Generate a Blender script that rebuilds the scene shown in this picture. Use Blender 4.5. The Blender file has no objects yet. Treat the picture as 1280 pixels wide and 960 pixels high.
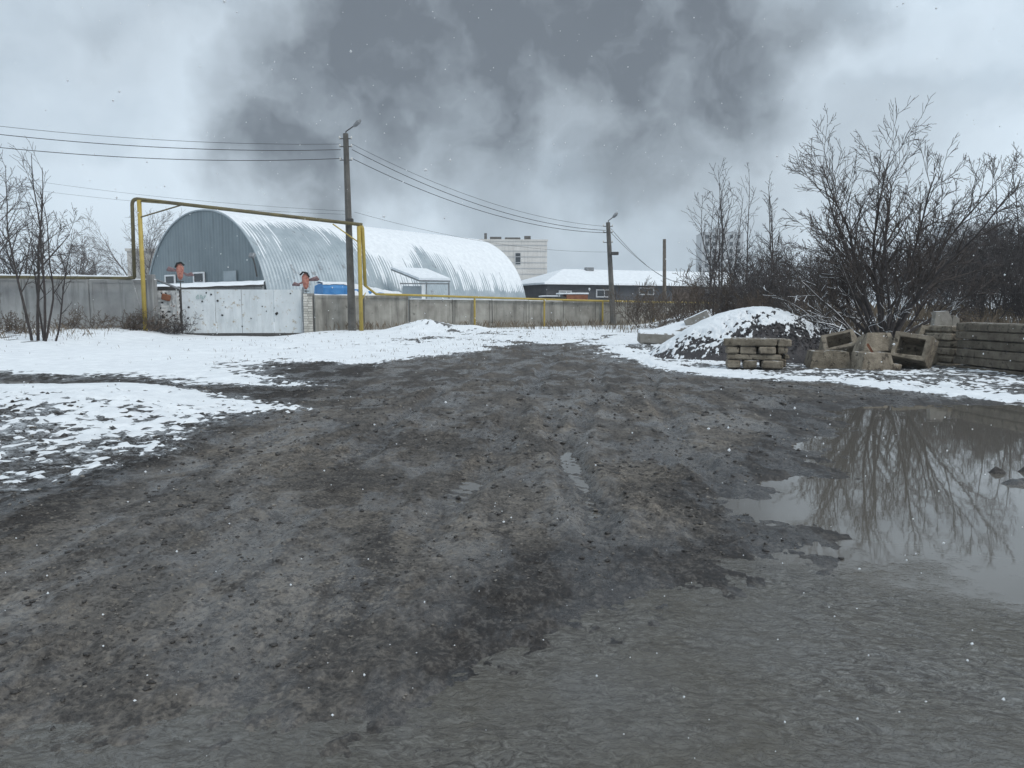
import bpy, math, random
import numpy as np
from mathutils import Vector, Matrix, Euler

R = math.radians
S = bpy.context.scene
COL = S.collection

# ------------------------------------------------------------------ camera
CAM_H, TILT, FPX = 1.6, R(5.65), 961.0
cam_d = bpy.data.cameras.new('camera'); cam = bpy.data.objects.new('camera', cam_d); COL.objects.link(cam)
cam.location = (0, 0, CAM_H); cam.rotation_euler = (R(90) - TILT, 0, 0)
cam_d.sensor_width = 36; cam_d.lens = FPX / 1280 * 36; cam_d.clip_start = .05; cam_d.clip_end = 6000
S.camera = cam

def ray(u, v):
    x = (u - 640) / FPX; yu = (480 - v) / FPX
    return Vector((x, math.cos(TILT) + yu * math.sin(TILT), -math.sin(TILT) + yu * math.cos(TILT)))
def P(u, v, d):
    """the place that stands at depth d (metres north of the viewpoint) in the survey photo"""
    r = ray(u, v); s = d / r.y
    return Vector((r.x * s, d, CAM_H + r.z * s))

# ------------------------------------------------------------------ node helper
class NT:
    def __init__(s, tree): s.t = tree; s.n = tree.nodes; s.l = tree.links
    def node(s, typ, **kw):
        n = s.n.new(typ)
        ins = kw.pop('ins', {})
        for k, v in kw.items(): setattr(n, k, v)
        for k, v in ins.items(): s.put(n, k, v)
        return n
    def put(s, n, k, v):
        i = n.inputs[k]
        if hasattr(v, 'is_output') or isinstance(v, bpy.types.NodeSocket): s.l.new(v, i)
        else: i.default_value = v
    def math(s, op, a, b=None, c=None, clamp=False):
        n = s.node('ShaderNodeMath', operation=op, use_clamp=clamp)
        for i, v in enumerate((a, b, c)):
            if v is not None: s.put(n, i, v)
        return n.outputs[0]
    def vm(s, op, a, b=None, scale=None):
        n = s.node('ShaderNodeVectorMath', operation=op)
        s.put(n, 0, a)
        if b is not None: s.put(n, 1, b)
        if scale is not None: s.put(n, 'Scale', scale)
        return n.outputs['Value' if op in ('DOT_PRODUCT', 'LENGTH', 'DISTANCE') else 'Vector']
    def mix(s, f, a, b, blend='MIX'):
        n = s.node('ShaderNodeMix', data_type='RGBA', blend_type=blend)
        s.put(n, 0, f); s.put(n, 6, a if not isinstance(a, tuple) else (*a[:3], 1)); s.put(n, 7, b if not isinstance(b, tuple) else (*b[:3], 1))
        return n.outputs[2]
    def rng(s, v, a, b, c=0., d=1., smooth=False):
        n = s.node('ShaderNodeMapRange', interpolation_type='SMOOTHSTEP' if smooth else 'LINEAR')
        for i, x in enumerate((v, a, b, c, d)): s.put(n, i, x)
        return n.outputs[0]
    def noise(s, vec, scale, detail=4, rough=.55, dist=0., out='Fac'):
        n = s.node('ShaderNodeTexNoise', ins={'Vector': vec, 'Scale': scale, 'Detail': detail, 'Roughness': rough, 'Distortion': dist})
        return n.outputs[out]
    def vor(s, vec, scale, feature='F1', out='Distance', rand=1.):
        n = s.node('ShaderNodeTexVoronoi', feature=feature, ins={'Vector': vec, 'Scale': scale, 'Randomness': rand})
        return n.outputs[out]
    def mapping(s, vec, scale=(1, 1, 1), rot=(0, 0, 0)):
        n = s.node('ShaderNodeMapping', ins={'Vector': vec, 'Scale': scale, 'Rotation': rot})
        return n.outputs[0]
    def bump(s, h, strength, dist, normal=None):
        n = s.node('ShaderNodeBump', ins={'Height': h, 'Strength': strength, 'Distance': dist})
        if normal is not None: s.l.new(normal, n.inputs['Normal'])
        return n.outputs[0]

# ------------------------------------------------------------------ sky (overcast with a drifting bank of dark smoke)
world = bpy.data.worlds.new('World'); S.world = world; world.use_nodes = True
SUN_EL, SUN_AZ = R(46), R(128)          # azimuth clockwise from north (+Y)
w = NT(world.node_tree); w.n.clear()
sky = w.node('ShaderNodeTexSky', sky_type='NISHITA', sun_disc=False, sun_elevation=SUN_EL, sun_rotation=SUN_AZ, air_density=1.0, dust_density=3.0)
tcw = w.node('ShaderNodeTexCoord').outputs['Generated']
wa = w.noise(tcw, 2.6, 4, .6, out='Color'); wb = w.noise(tcw, 9.0, 4, .6, out='Color')
off = w.vm('SCALE', w.vm('SUBTRACT', wa, (.5, .5, .5)), scale=.22)
off2 = w.vm('SCALE', w.vm('SUBTRACT', wb, (.5, .5, .5)), scale=.13)
dw = w.vm('ADD', w.vm('ADD', tcw, off), off2)
big = w.noise(w.mapping(dw, (1, 1, 1.8)), 2.3, 3, .55)
fine = w.noise(w.mapping(dw, (1, 1, 1.5)), 6.5, 4, .6)
base = w.mix(w.rng(big, .32, .58, smooth=True), (.50, .60, .69), (.73, .845, .945))
base = w.mix(w.rng(fine, .42, .7, 0, .35), base, (.75, .85, .935))
LOBES = [(392, 225, .075, .80), (372, 160, .12, .92), (400, 90, .16, .85), (480, 40, .20, .92), (500, 130, .13, .6), (600, 30, .22, 1.), (620, 130, .17, .95), (760, 60, .26, 1.), (800, 150, .17, .9), (900, 60, .20, .95), (700, -160, .35, 1.), (450, -200, .30, .8),
         (1010, 20, .13, .65), (930, 235, .16, .38), (1090, 200, .15, .33), (110, 0, .10, .45), (100, -160, .3, .45), (640, 220, .15, .45)]
smoke = None
for (u, v, rad, wt) in LOBES:
    a = ray(u, v).normalized()
    m = w.math('MULTIPLY', w.rng(w.vm('DISTANCE', dw, tuple(a)), rad * 1.15, rad * .1, smooth=True), min(1., wt * 1.12))
    smoke = m if smoke is None else w.math('MAXIMUM', smoke, m)
smoke = w.math('MULTIPLY', smoke, w.rng(w.noise(dw, 4.2, 5, .6), .3, .62, .62, 1.12), clamp=True)
col = w.mix(w.math('MULTIPLY', smoke, .94), base, (.112, .130, .152))
skyl = w.mix(.93, sky.outputs[0], w.vm('SCALE', col, scale=10.0))
bg = w.node('ShaderNodeBackground', ins={'Color': skyl, 'Strength': .1})
w.l.new(bg.outputs[0], w.node('ShaderNodeOutputWorld').inputs[0])

sd_ = bpy.data.lights.new('sun', 'SUN'); sd_.energy = 1.3; sd_.angle = R(25); sd_.color = (1, .96, .9)
sun = bpy.data.objects.new('sun', sd_); COL.objects.link(sun)
sv = Vector((math.sin(SUN_AZ) * math.cos(SUN_EL), math.cos(SUN_AZ) * math.cos(SUN_EL), math.sin(SUN_EL)))
sun.rotation_euler = sv.to_track_quat('Z', 'Y').to_euler(); sun.location = (10, -10, 30)
S.view_settings.view_transform = 'Standard'; S.view_settings.look = 'None'; S.view_settings.gamma = 1; S.view_settings.exposure = 0.18
S.view_settings.use_curve_mapping = False

# ------------------------------------------------------------------ materials
M = {}
def newmat(name):
    m = bpy.data.materials.new(name); m.use_nodes = True
    t = NT(m.node_tree); b = t.n['Principled BSDF']; M[name] = m
    return t, b
def pos(t): return t.node('ShaderNodeNewGeometry').outputs['Position']
def obj_co(t): return t.node('ShaderNodeTexCoord').outputs['Object']

def simple(name, c1, c2, rough=.8, scale=3., detail=6, bump=.3, bscale=30., metal=0., streak=False, snow=None, spots=None, jitter=0., bdist=.02, spec=.5, snz=2.2):
    """two-tone weathered material; streak = vertical run marks; snow = amount lying on upward faces; spots = (colour, threshold, scale)"""
    t, b = newmat(name); p = pos(t)
    n = t.noise(p, scale, detail, .6)
    c = t.mix(t.rng(n, .32, .68), c1, c2)
    if streak:
        s = t.noise(t.mapping(p, (1, 1, .09)), 2.6, 6, .65)
        c = t.mix(t.rng(s, .5, .74, 0, streak), c, tuple(x * .28 for x in c1))
        s2 = t.noise(t.mapping(p, (1, 1, .05)), 7, 4, .6)
        c = t.mix(t.rng(s2, .55, .75, 0, streak * .6), c, tuple(min(1, x * 1.35) for x in c2))
    if spots:
        sp = t.noise(p, spots[2], 5, .65)
        c = t.mix(t.rng(sp, spots[1], spots[1] + .07), c, spots[0])
    if jitter:
        ri = t.node('ShaderNodeObjectInfo').outputs['Random']
        c = t.mix(1., c, t.node('ShaderNodeCombineColor', ins={0: t.rng(ri, 0, 1, 1 - jitter, 1 + jitter), 1: t.rng(ri, 0, 1, 1 - jitter, 1 + jitter), 2: t.rng(ri, 0, 1, 1 - jitter * 1.1, 1 + jitter)}).outputs[0], 'MULTIPLY')
    r = rough
    if snow:
        g = t.node('ShaderNodeNewGeometry')
        nz = t.node('ShaderNodeSeparateXYZ', ins={0: g.outputs['Normal']}).outputs[2]
        sn = t.noise(p, 5.0, 5, .65)
        f = t.rng(t.math('ADD', nz, t.math('MULTIPLY', t.math('SUBTRACT', sn, .5), snz)), 1.25 - snow, 1.45 - snow)
        c = t.mix(f, c, (.74, .77, .80)); r = t.rng(f, 0, 1, rough, .75)
    t.put(b, 'Base Color', c); t.put(b, 'Roughness', r); t.put(b, 'Metallic', metal); t.put(b, 'Specular IOR Level', spec)
    if bump: t.l.new(t.bump(t.noise(p, bscale, 6, .7), bump, bdist), b.inputs['Normal'])
    return M[name]

simple('fence_concrete', (.20, .19, .17), (.34, .33, .30), .9, 1.6, bump=.5, streak=.75, jitter=.10, spots=((.10, .095, .085), .63, 2.2))
simple('fence_concrete_grey', (.19, .19, .19), (.30, .305, .30), .9, .9, bump=.5, streak=.7, jitter=.06, spots=((.11, .105, .10), .62, 1.2))
simple('block_concrete', (.115, .094, .069), (.285, .245, .19), .92, 5., 8, bump=1., bscale=22, jitter=.22, snow=.16, streak=.35, spots=((.06, .048, .036), .56, 7.), bdist=.035)
simple('beam_concrete', (.085, .071, .054), (.19, .165, .13), .92, 4., 8, bump=1., bscale=22, jitter=.2, snow=.1, streak=.3, spots=((.05, .042, .032), .56, 6.), bdist=.03)
simple('slab_concrete', (.17, .155, .13), (.30, .285, .26), .92, 3., bump=.8, snow=.85)
simple('snow', (.66, .69, .72), (.78, .81, .835), .75, 2.4, 8, bump=.7, bscale=16, bdist=.03, spec=.25)
simple('yellow_paint', (.33, .24, .045), (.43, .32, .07), .55, 3., bump=.1, spots=((.16, .10, .03), .66, 7.))
simple('dark_pipe', (.07, .06, .035), (.15, .125, .05), .6, 2.5, bump=.2)
simple('pole_concrete', (.07, .066, .06), (.145, .137, .125), .9, 2., bump=.5, streak=.3)
simple('pole_wood', (.07, .055, .042), (.15, .125, .10), .9, 3., bump=.5, streak=.4)
simple('lamp_metal', (.16, .165, .17), (.28, .29, .30), .45, 6., bump=0, metal=.6)
simple('insulator', (.5, .5, .48), (.6, .6, .58), .3, 6., bump=0)
simple('wire', (.02, .02, .022), (.03, .03, .03), .6, 6., bump=0)
simple('gable_metal', (.155, .195, .215), (.205, .25, .27), .5, .5, bump=.05, streak=.4, metal=.15)
simple('roof_metal', (.27, .32, .35), (.40, .45, .48), .5, .8, bump=.1, metal=.4, spots=((.20, .21, .22), .62, .9))
simple('window_frame', (.70, .72, .73), (.78, .79, .80), .5, 4., bump=0)
simple('dark_wall', (.045, .046, .052), (.068, .070, .076), .8, 1.2, bump=.2, streak=.3)
simple('brown_wall', (.085, .062, .05), (.125, .095, .08), .85, 1.2, bump=.2, streak=.3)
simple('white_brick', (.50, .48, .45), (.60, .58, .55), .9, .25, bump=.1, streak=.35)
simple('pale_panel', (.36, .37, .38), (.44, .45, .46), .9, .1, bump=0, streak=.3)
simple('mortar', (.20, .19, .18), (.28, .27, .25), .95, 8., bump=.4)
simple('silicate_brick', (.42, .40, .36), (.55, .53, .49), .9, 6., bump=.4, jitter=.18)
simple('gate_paint', (.52, .555, .57), (.62, .65, .665), .5, 1.4, bump=.08, jitter=.03, streak=.25, spots=((.36, .31, .24), .60, 4.5))
simple('gate_old_paint', (.42, .42, .41), (.52, .53, .53), .6, 2., bump=.3, spots=((.17, .085, .05), .60, 3.5))
simple('graffiti_green', (.20, .33, .31), (.28, .40, .38), .6, 6., bump=0)
simple('rust', (.15, .055, .028), (.25, .10, .05), .85, 4., bump=.3)
simple('dark_steel', (.035, .033, .03), (.07, .065, .06), .6, 4., bump=.2)
simple('hole_black', (.008, .008, .008), (.015, .014, .013), .9, 4., bump=0)
simple('blue_tarp', (.025, .16, .40), (.04, .22, .50), .5, 2., bump=.5, bscale=4, bdist=.05)
simple('red_figure', (.26, .07, .05), (.58, .27, .20), .6, 9., bump=.1)
simple('dull_red', (.13, .08, .085), (.27, .17, .17), .7, 12., bump=.1)
simple('rubber', (.02, .02, .02), (.03, .03, .03), .8, 6., bump=.2)
simple('bark', (.024, .019, .018), (.055, .045, .042), .95, 8., bump=.4, snow=None)
simple('bark_twig', (.046, .036, .032), (.088, .071, .063), .95, 8., bump=0)
simple('bark_snowy', (.030, .024, .022), (.075, .063, .057), .95, 8., bump=.4, snow=1.12, snz=1.0)
simple('bark_dusted', (.040, .034, .034), (.085, .073, .069), .95, 8., bump=0, snow=.34)
simple('bark_grey', (.09, .08, .078), (.15, .135, .13), .95, 8., bump=0, snow=.14)
simple('bark_brown', (.06, .045, .035), (.12, .09, .068), .95, 8., bump=0, snow=.1)
simple('dry_grass', (.105, .08, .055), (.20, .16, .115), .95, 2., bump=0)
simple('coal', (.022, .02, .023), (.06, .054, .055), .75, 9., bump=.9, bscale=22, bdist=.04)
simple('stone', (.075, .068, .06), (.22, .20, .175), .65, 5., bump=.4, bscale=60, bdist=.006)
simple('clod', (.022, .020, .019), (.045, .040, .036), .45, 9., bump=.8, bscale=60, bdist=.01)

t, b = newmat('flake'); t.put(b, 'Base Color', (.9, .92, .94, 1)); t.put(b, 'Roughness', .6); t.put(b, 'Transmission Weight', .0)
tr_ = t.node('ShaderNodeBsdfTranslucent', ins={'Color': (.95, .96, .97, 1)}); ms_ = t.node('ShaderNodeMixShader', ins={0: .55})
t.l.new(b.outputs[0], ms_.inputs[1]); t.l.new(tr_.outputs[0], ms_.inputs[2]); t.l.new(ms_.outputs[0], t.n['Material Output'].inputs[0])
t, b = newmat('glass'); p = pos(t)
t.put(b, 'Base Color', (.025, .03, .035, 1)); t.put(b, 'Roughness', .08)

# ground: trampled gravelly mud with wet and dry places
t, b = newmat('mud'); p = pos(t)
at_d = t.node('ShaderNodeAttribute', attribute_name='dark').outputs['Fac']
at_w = t.node('ShaderNodeAttribute', attribute_name='wet').outputs['Fac']
n1 = t.noise(p, .55, 5, .62); n2 = t.noise(p, 2.6, 6, .68)
g1 = t.noise(p, 34., 6, .72); g2 = t.noise(p, 8., 4, .65)
grit = t.math('ADD', t.math('MULTIPLY', g1, .62), t.math('MULTIPLY', g2, .38))                                    # crumbs at every size
trk = t.noise(t.mapping(p, (2.8, .26, 1), (0, 0, R(-12))), 1.1, 5, .68)
gcol = t.mix(t.rng(n1, .38, .62), (.185, .163, .138), (.138, .135, .132))
gcol = t.mix(t.rng(n2, .44, .66, 0, .55), gcol, (.075, .067, .060))
gcol = t.mix(t.rng(trk, .49, .62, 0, .8), gcol, (.055, .052, .051))
gcol = t.mix(t.rng(grit, .505, .565, 0, t.rng(n1, .35, .65, .85, .6)), gcol, (.034, .030, .028))
gcol = t.mix(t.rng(grit, .475, .42, 0, t.rng(n1, .40, .62, .72, .22)), gcol, (.27, .24, .20))
vn = t.node('ShaderNodeTexVoronoi', ins={'Vector': t.vm('ADD', p, t.vm('SCALE', t.noise(p, 30., 2, .5, out='Color'), scale=.012)), 'Scale': 38.})
vc, vd = vn.outputs['Color'], vn.outputs['Distance']
vr = t.node('ShaderNodeSeparateColor', ins={0: vc}).outputs[0]
peb = t.math('MULTIPLY', t.rng(vr, .76, .80), t.rng(vd, .45, .30))
gcol = t.mix(t.math('MULTIPLY', peb, .6), gcol, t.mix(t.rng(vr, .78, 1), (.34, .30, .25), (.10, .095, .09)))
dcol = t.mix(t.rng(n2, .35, .7), (.018, .016, .0155), (.048, .041, .036))
dcol = t.mix(t.rng(grit, .485, .43, 0, .75), dcol, (.115, .105, .095))
dcol = t.mix(t.rng(grit, .52, .57, 0, .8), dcol, (.010, .009, .009))
c = t.mix(at_d, gcol, dcol)
wetn = t.math('MULTIPLY', t.math('ADD', at_w, t.rng(t.noise(t.mapping(p, (1.2, .55, 1), (0, 0, R(-12))), 1.1, 6, .68), .47, .57, -.15, .95)), 1., clamp=True)
c = t.mix(t.math('MULTIPLY', wetn, .22), c, (.042, .042, .044))
at_s = t.node('ShaderNodeAttribute', attribute_name='slush').outputs['Fac']
slf = t.math('MULTIPLY', at_s, t.rng(t.math('ADD', t.math('MULTIPLY', grit, .7), t.math('MULTIPLY', n2, .3)), .52, .44))
c = t.mix(t.math('MULTIPLY', slf, .85), c, (.50, .53, .56))
t.put(b, 'Base Color', c); t.put(b, 'Roughness', t.math('SUBTRACT', t.rng(wetn, 0, 1, .85, .33), t.math('MULTIPLY', t.rng(grit, .45, .6), .14))); t.put(b, 'Specular IOR Level', t.rng(wetn, 0, 1, .2, .62))
hgt = t.math('MULTIPLY', grit, 1.25)
t.l.new(t.bump(hgt, t.rng(wetn, 0, 1, 1., .5), .04), b.inputs['Normal'])

# standing muddy water: calm in the deep part, wind-ruffled and streaked dark and pale where shallow
t, b = newmat('muddy_water'); p = pos(t)
xyz = t.node('ShaderNodeSeparateXYZ', ins={0: p})
calm = t.rng(t.math('ADD', xyz.outputs[1], t.math('ADD', t.math('MULTIPLY', xyz.outputs[0], .62), t.math('MULTIPLY', t.noise(p, 1.1, 6, .65), 3.2))), 7.2, 8.0, smooth=True)
pw = t.vm('ADD', p, t.vm('SCALE', t.noise(p, 4.0, 4, .6, out='Color'), scale=.16))
rip = t.noise(t.mapping(pw, (13, 21, 1), (0, 0, R(24))), 1.0, 4, .62, 1.0)
streaks = t.noise(t.mapping(pw, (13, 20, 1), (0, 0, R(35))), 1.0, 8, .74, 1.6)
lowf = t.noise(p, .9, 6, .65)
c = t.mix(t.rng(lowf, .38, .62), (.080, .073, .059), (.104, .101, .094))
patch = t.rng(t.noise(p, .7, 5, .6), .36, .58, .15, 1.)
sl = t.math('MULTIPLY', t.math('MULTIPLY', t.rng(streaks, .51, .57), patch), t.rng(calm, 0, 1, .9, .0))
c = t.mix(sl, c, (.040, .035, .030))
sl2 = t.math('MULTIPLY', t.math('MULTIPLY', t.rng(streaks, .46, .40), patch), t.rng(calm, 0, 1, .55, .0))
c = t.mix(sl2, c, (.19, .185, .17))
c = t.mix(calm, c, (.105, .097, .085))
t.put(b, 'Base Color', c); t.put(b, 'Roughness', t.rng(calm, 0, 1, .07, .018)); t.put(b, 'IOR', 1.42)
hh = t.math('ADD', t.math('MULTIPLY', rip, t.rng(calm, 0, 1, 1.25, .0035)), t.math('MULTIPLY', t.noise(t.mapping(p, (1, 1.6, 1)), 2.4, 3, .5), t.rng(calm, 0, 1, .12, .030)))
t.l.new(t.bump(hh, .6, .028), b.inputs['Normal'])

# ------------------------------------------------------------------ mesh helpers
def link(o, parent=None):
    COL.objects.link(o)
    if parent is not None: o.parent = parent
    return o
def tag(o, label=None, cat=None, group=None, kind=None):
    if label: o['label'] = label
    if cat: o['category'] = cat
    if group: o['group'] = group
    if kind: o['kind'] = kind
    return o
def thing(name, label, cat, loc=(0, 0, 0), rz=0., group=None):
    o = bpy.data.objects.new(name, None); o.empty_display_size = .2
    o.location = loc; o.rotation_euler = (0, 0, rz)
    return tag(link(o), label, cat, group)
def copy_tree(o, parent=None):
    c = o.copy(); COL.objects.link(c); c.parent = parent
    for ch in list(o.children): copy_tree(ch, c)
    return c

class MB:
    """collects shapes for ONE mesh object"""
    def __init__(s): s.v = []; s.f = []
    def add(s, vs, fs):
        o = len(s.v); s.v += [tuple(x) for x in vs]; s.f += [tuple(i + o for i in f) for f in fs]
    def box(s, c, size, rot=None, rng=None, jit=0.):
        sx, sy, sz = (q / 2 for q in size)
        vs = [Vector((x * sx, y * sy, z * sz)) for z in (-1, 1) for y in (-1, 1) for x in (-1, 1)]
        if jit: vs = [q + Vector([rng.uniform(-jit, jit) for _ in range(3)]) for q in vs]
        m = (Euler(rot).to_matrix() if rot else Matrix.Identity(3))
        s.add([m @ q + Vector(c) for q in vs], [(0, 2, 3, 1), (4, 5, 7, 6), (0, 1, 5, 4), (2, 6, 7, 3), (0, 4, 6, 2), (1, 3, 7, 5)])
    def cbox(s, c, size, ch=.012, rot=None, rng=None, jit=0.):
        """box with chamfered edges"""
        h = [q / 2 for q in size]; vs = []; idx = {}
        for sx in (-1, 1):
            for sy in (-1, 1):
                for sz in (-1, 1):
                    j = Vector([rng.uniform(-jit, jit) for _ in range(3)]) if jit else Vector((0, 0, 0))
                    cc = ch * (rng.uniform(.6, 2.2) if jit else 1)
                    for ax in range(3):
                        q = [sx * (h[0] - cc), sy * (h[1] - cc), sz * (h[2] - cc)]
                        q[ax] = (sx, sy, sz)[ax] * h[ax]
                        idx[(sx, sy, sz, ax)] = len(vs); vs.append(Vector(q) + j)
        F = []
        for ax in range(3):
            a, b_ = [i for i in range(3) if i != ax]
            for sg in (-1, 1):
                def k(p, q, A=ax):
                    e = [0, 0, 0]; e[ax] = sg; e[a] = p; e[b_] = q
                    return idx[(*e, A)]
                F.append((k(-1, -1), k(1, -1), k(1, 1), k(-1, 1)))
        for ax in range(3):                                   # edges running along ax
            a, b_ = [i for i in range(3) if i != ax]
            for p in (-1, 1):
                for q in (-1, 1):
                    def k(e_, A):
                        e = [0, 0, 0]; e[ax] = e_; e[a] = p; e[b_] = q
                        return idx[(*e, A)]
                    F.append((k(-1, a), k(1, a), k(1, b_), k(-1, b_)))
        for sx in (-1, 1):
            for sy in (-1, 1):
                for sz in (-1, 1): F.append(tuple(idx[(sx, sy, sz, A)] for A in range(3)))
        m = (Euler(rot).to_matrix() if rot else Matrix.Identity(3))
        s.add([m @ q + Vector(c) for q in vs], F)
    def tube(s, path, rad, n=8, cap=True):
        path = [Vector(q) for q in path]; L = len(path); rings = []
        if not hasattr(rad, '__len__'): rad = [rad] * L
        t0 = (path[1] - path[0]).normalized()
        up = Vector((0, 0, 1)) if abs(t0.z) < .9 else Vector((1, 0, 0))
        a = t0.cross(up).normalized(); o = len(s.v)
        for i in range(L):
            tt = ((path[min(i + 1, L - 1)] - path[max(i - 1, 0)])).normalized()
            a = (a - tt * a.dot(tt)).normalized(); b_ = tt.cross(a)
            for k in range(n):
                g = 2 * math.pi * k / n
                q = path[i] + (a * math.cos(g) + b_ * math.sin(g)) * rad[i]
                s.v.append((q.x, q.y, q.z))
        for i in range(L - 1):
            for k in range(n):
                k2 = (k + 1) % n
                s.f.append((o + i * n + k, o + i * n + k2, o + (i + 1) * n + k2, o + (i + 1) * n + k))
        if cap:
            s.f.append(tuple(o + k for k in range(n))[::-1]); s.f.append(tuple(o + (L - 1) * n + k for k in range(n)))
    def prism(s, pts, z0, z1):
        n = len(pts)
        s.add([(x, y, z0) for x, y in pts] + [(x, y, z1) for x, y in pts],
              [tuple(range(n))[::-1], tuple(range(n, 2 * n))] + [(i, (i + 1) % n, n + (i + 1) % n, n + i) for i in range(n)])
    def hexa(s, p8):
        """bottom four then top four corners"""
        s.add(p8, [(3, 2, 1, 0), (4, 5, 6, 7), (0, 1, 5, 4), (1, 2, 6, 5), (2, 3, 7, 6), (3, 0, 4, 7)])
    def mesh(s, name, mt, smooth=False):
        me = bpy.data.meshes.new(name); me.from_pydata(s.v, [], s.f); me.materials.append(M[mt]); me.update()
        if smooth: me.shade_smooth()
        return me
    def build(s, name, mt, parent=None, smooth=False, origin=None):
        if origin is not None:
            o_ = Vector(origin); s.v = [(a - o_.x, b_ - o_.y, c_ - o_.z) for a, b_, c_ in s.v]
        o = bpy.data.objects.new(name, s.mesh(name, mt, smooth))
        if origin is not None: o.location = origin
        return link(o, parent)

def grid_mesh(name, X, Y, Z, keep, mats, attrs=None, smooth=True):
    """height sheet over a rectilinear grid, numpy in and out"""
    ny, nx = Z.shape
    vid = np.arange(ny * nx).reshape(ny, nx)
    q = np.stack([vid[:-1, :-1], vid[:-1, 1:], vid[1:, 1:], vid[1:, :-1]], -1).reshape(-1, 4)
    if keep is not None: q = q[keep.reshape(-1)]
    used = np.unique(q); remap = np.full(ny * nx, -1); remap[used] = np.arange(len(used)); q = remap[q]
    co = np.stack([X, Y, Z], -1).reshape(-1, 3)[used].astype(np.float32)
    me = bpy.data.meshes.new(name)
    me.vertices.add(len(co)); me.vertices.foreach_set('co', co.ravel())
    me.loops.add(q.size); me.loops.foreach_set('vertex_index', q.ravel().astype(np.int32))
    me.polygons.add(len(q)); me.polygons.foreach_set('loop_start', (np.arange(len(q)) * 4).astype(np.int32))
    me.update(calc_edges=True)
    if smooth: me.shade_smooth()
    for k, a in (attrs or {}).items():
        at = me.attributes.new(k, 'FLOAT', 'POINT'); at.data.foreach_set('value', a.reshape(-1)[used].astype(np.float32))
    me.materials.append(M[mats])
    return bpy.data.objects.new(name, me)

# ------------------------------------------------------------------ noise and terrain shape
def _h(ix, iy, seed):
    n = (ix.astype(np.int64) * 374761393 + iy.astype(np.int64) * 668265263 + seed * 974634777) & 0xffffffff
    n = ((n ^ (n >> 13)) * 1274126177) & 0xffffffff
    return ((n ^ (n >> 16)) & 0xffff) / 65535.0
def vnoise(x, y, seed=0):
    ix = np.floor(x); iy = np.floor(y); fx = x - ix; fy = y - iy
    fx = fx * fx * fx * (fx * (fx * 6 - 15) + 10); fy = fy * fy * fy * (fy * (fy * 6 - 15) + 10)
    a = _h(ix, iy, seed); b_ = _h(ix + 1, iy, seed); c_ = _h(ix, iy + 1, seed); d_ = _h(ix + 1, iy + 1, seed)
    return (a + (b_ - a) * fx) * (1 - fy) + (c_ + (d_ - c_) * fx) * fy
def fbm(x, y, seed=0, oct=4, gain=.5):
    s = 0.; amp = 1.; tot = 0.
    for o in range(oct):
        ca, sa = math.cos(o * 1.1 + .4), math.sin(o * 1.1 + .4)
        s = s + amp * vnoise((x * ca - y * sa) * 2 ** o + o * 17.3, (x * sa + y * ca) * 2 ** o - o * 9.1, seed + o); tot += amp; amp *= gain
    return s / tot
def sstep(a, b_, x):
    q = np.clip((x - a) / (b_ - a), 0, 1); return q * q * (3 - 2 * q)
def poly_sd(x, y, poly):
    """signed distance to a polygon, positive inside"""
    d = np.full(x.shape, 1e9); ins = np.zeros(x.shape, bool); n = len(poly)
    for i in range(n):
        (x0, y0), (x1, y1) = poly[i], poly[(i + 1) % n]
        ex, ey = x1 - x0, y1 - y0
        q = np.clip(((x - x0) * ex + (y - y0) * ey) / (ex * ex + ey * ey), 0, 1)
        d = np.minimum(d, (x - x0 - q * ex) ** 2 + (y - y0 - q * ey) ** 2)
        if y0 != y1:
            cr = ((y0 > y) != (y1 > y)) & (x < (x1 - x0) * (y - y0) / (y1 - y0) + x0)
            ins ^= cr
    return np.where(ins, 1, -1) * np.sqrt(d)

PUDDLE = [(-9, 2.5), (-2.07, 2.96), (-1.46, 3.05), (-1.03, 3.26), (-.61, 3.32), (-.32, 3.67), (0, 3.95), (.42, 4.38), (1.05, 4.66), (1.94, 5.05), (2.31, 5.42), (1.99, 5.84),
          (1.86, 6.39), (2.45, 7.24), (3.48, 8.93), (4.25, 10.1), (4.27, 11.6), (5.2, 12.7), (7.1, 13.25), (8.8, 13.0), (11.5, 12), (13.5, 8), (12, -3), (-9, -6)]
SNOW_A = [(-400, 900), (-400, 19.5), (-16, 18.8), (-9.5, 17.6), (-7.2, 16.2), (-4.6, 14.9), (-3.8, 15.6), (-4.6, 17), (-6.3, 19), (-6.8, 21.6), (-4.1, 20.9), (-2, 23.8), (.3, 27.8), (2.6, 27.8),
          (3.3, 22), (4, 18.4), (4.8, 17), (6.4, 16.2), (7.2, 14.5), (8, 13.5), (9, 12.6), (20, 10.5), (400, 10), (400, 900)]
SNOW_B = [(-4.2, 5.6), (-3.7, 8.0), (-4.0, 10.5), (-3.0, 11.75), (-5.3, 13.1), (-7.6, 14.9), (-10, 15.6), (-14, 15.2), (-16, 7)]
WATER_Z = -.04

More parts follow.
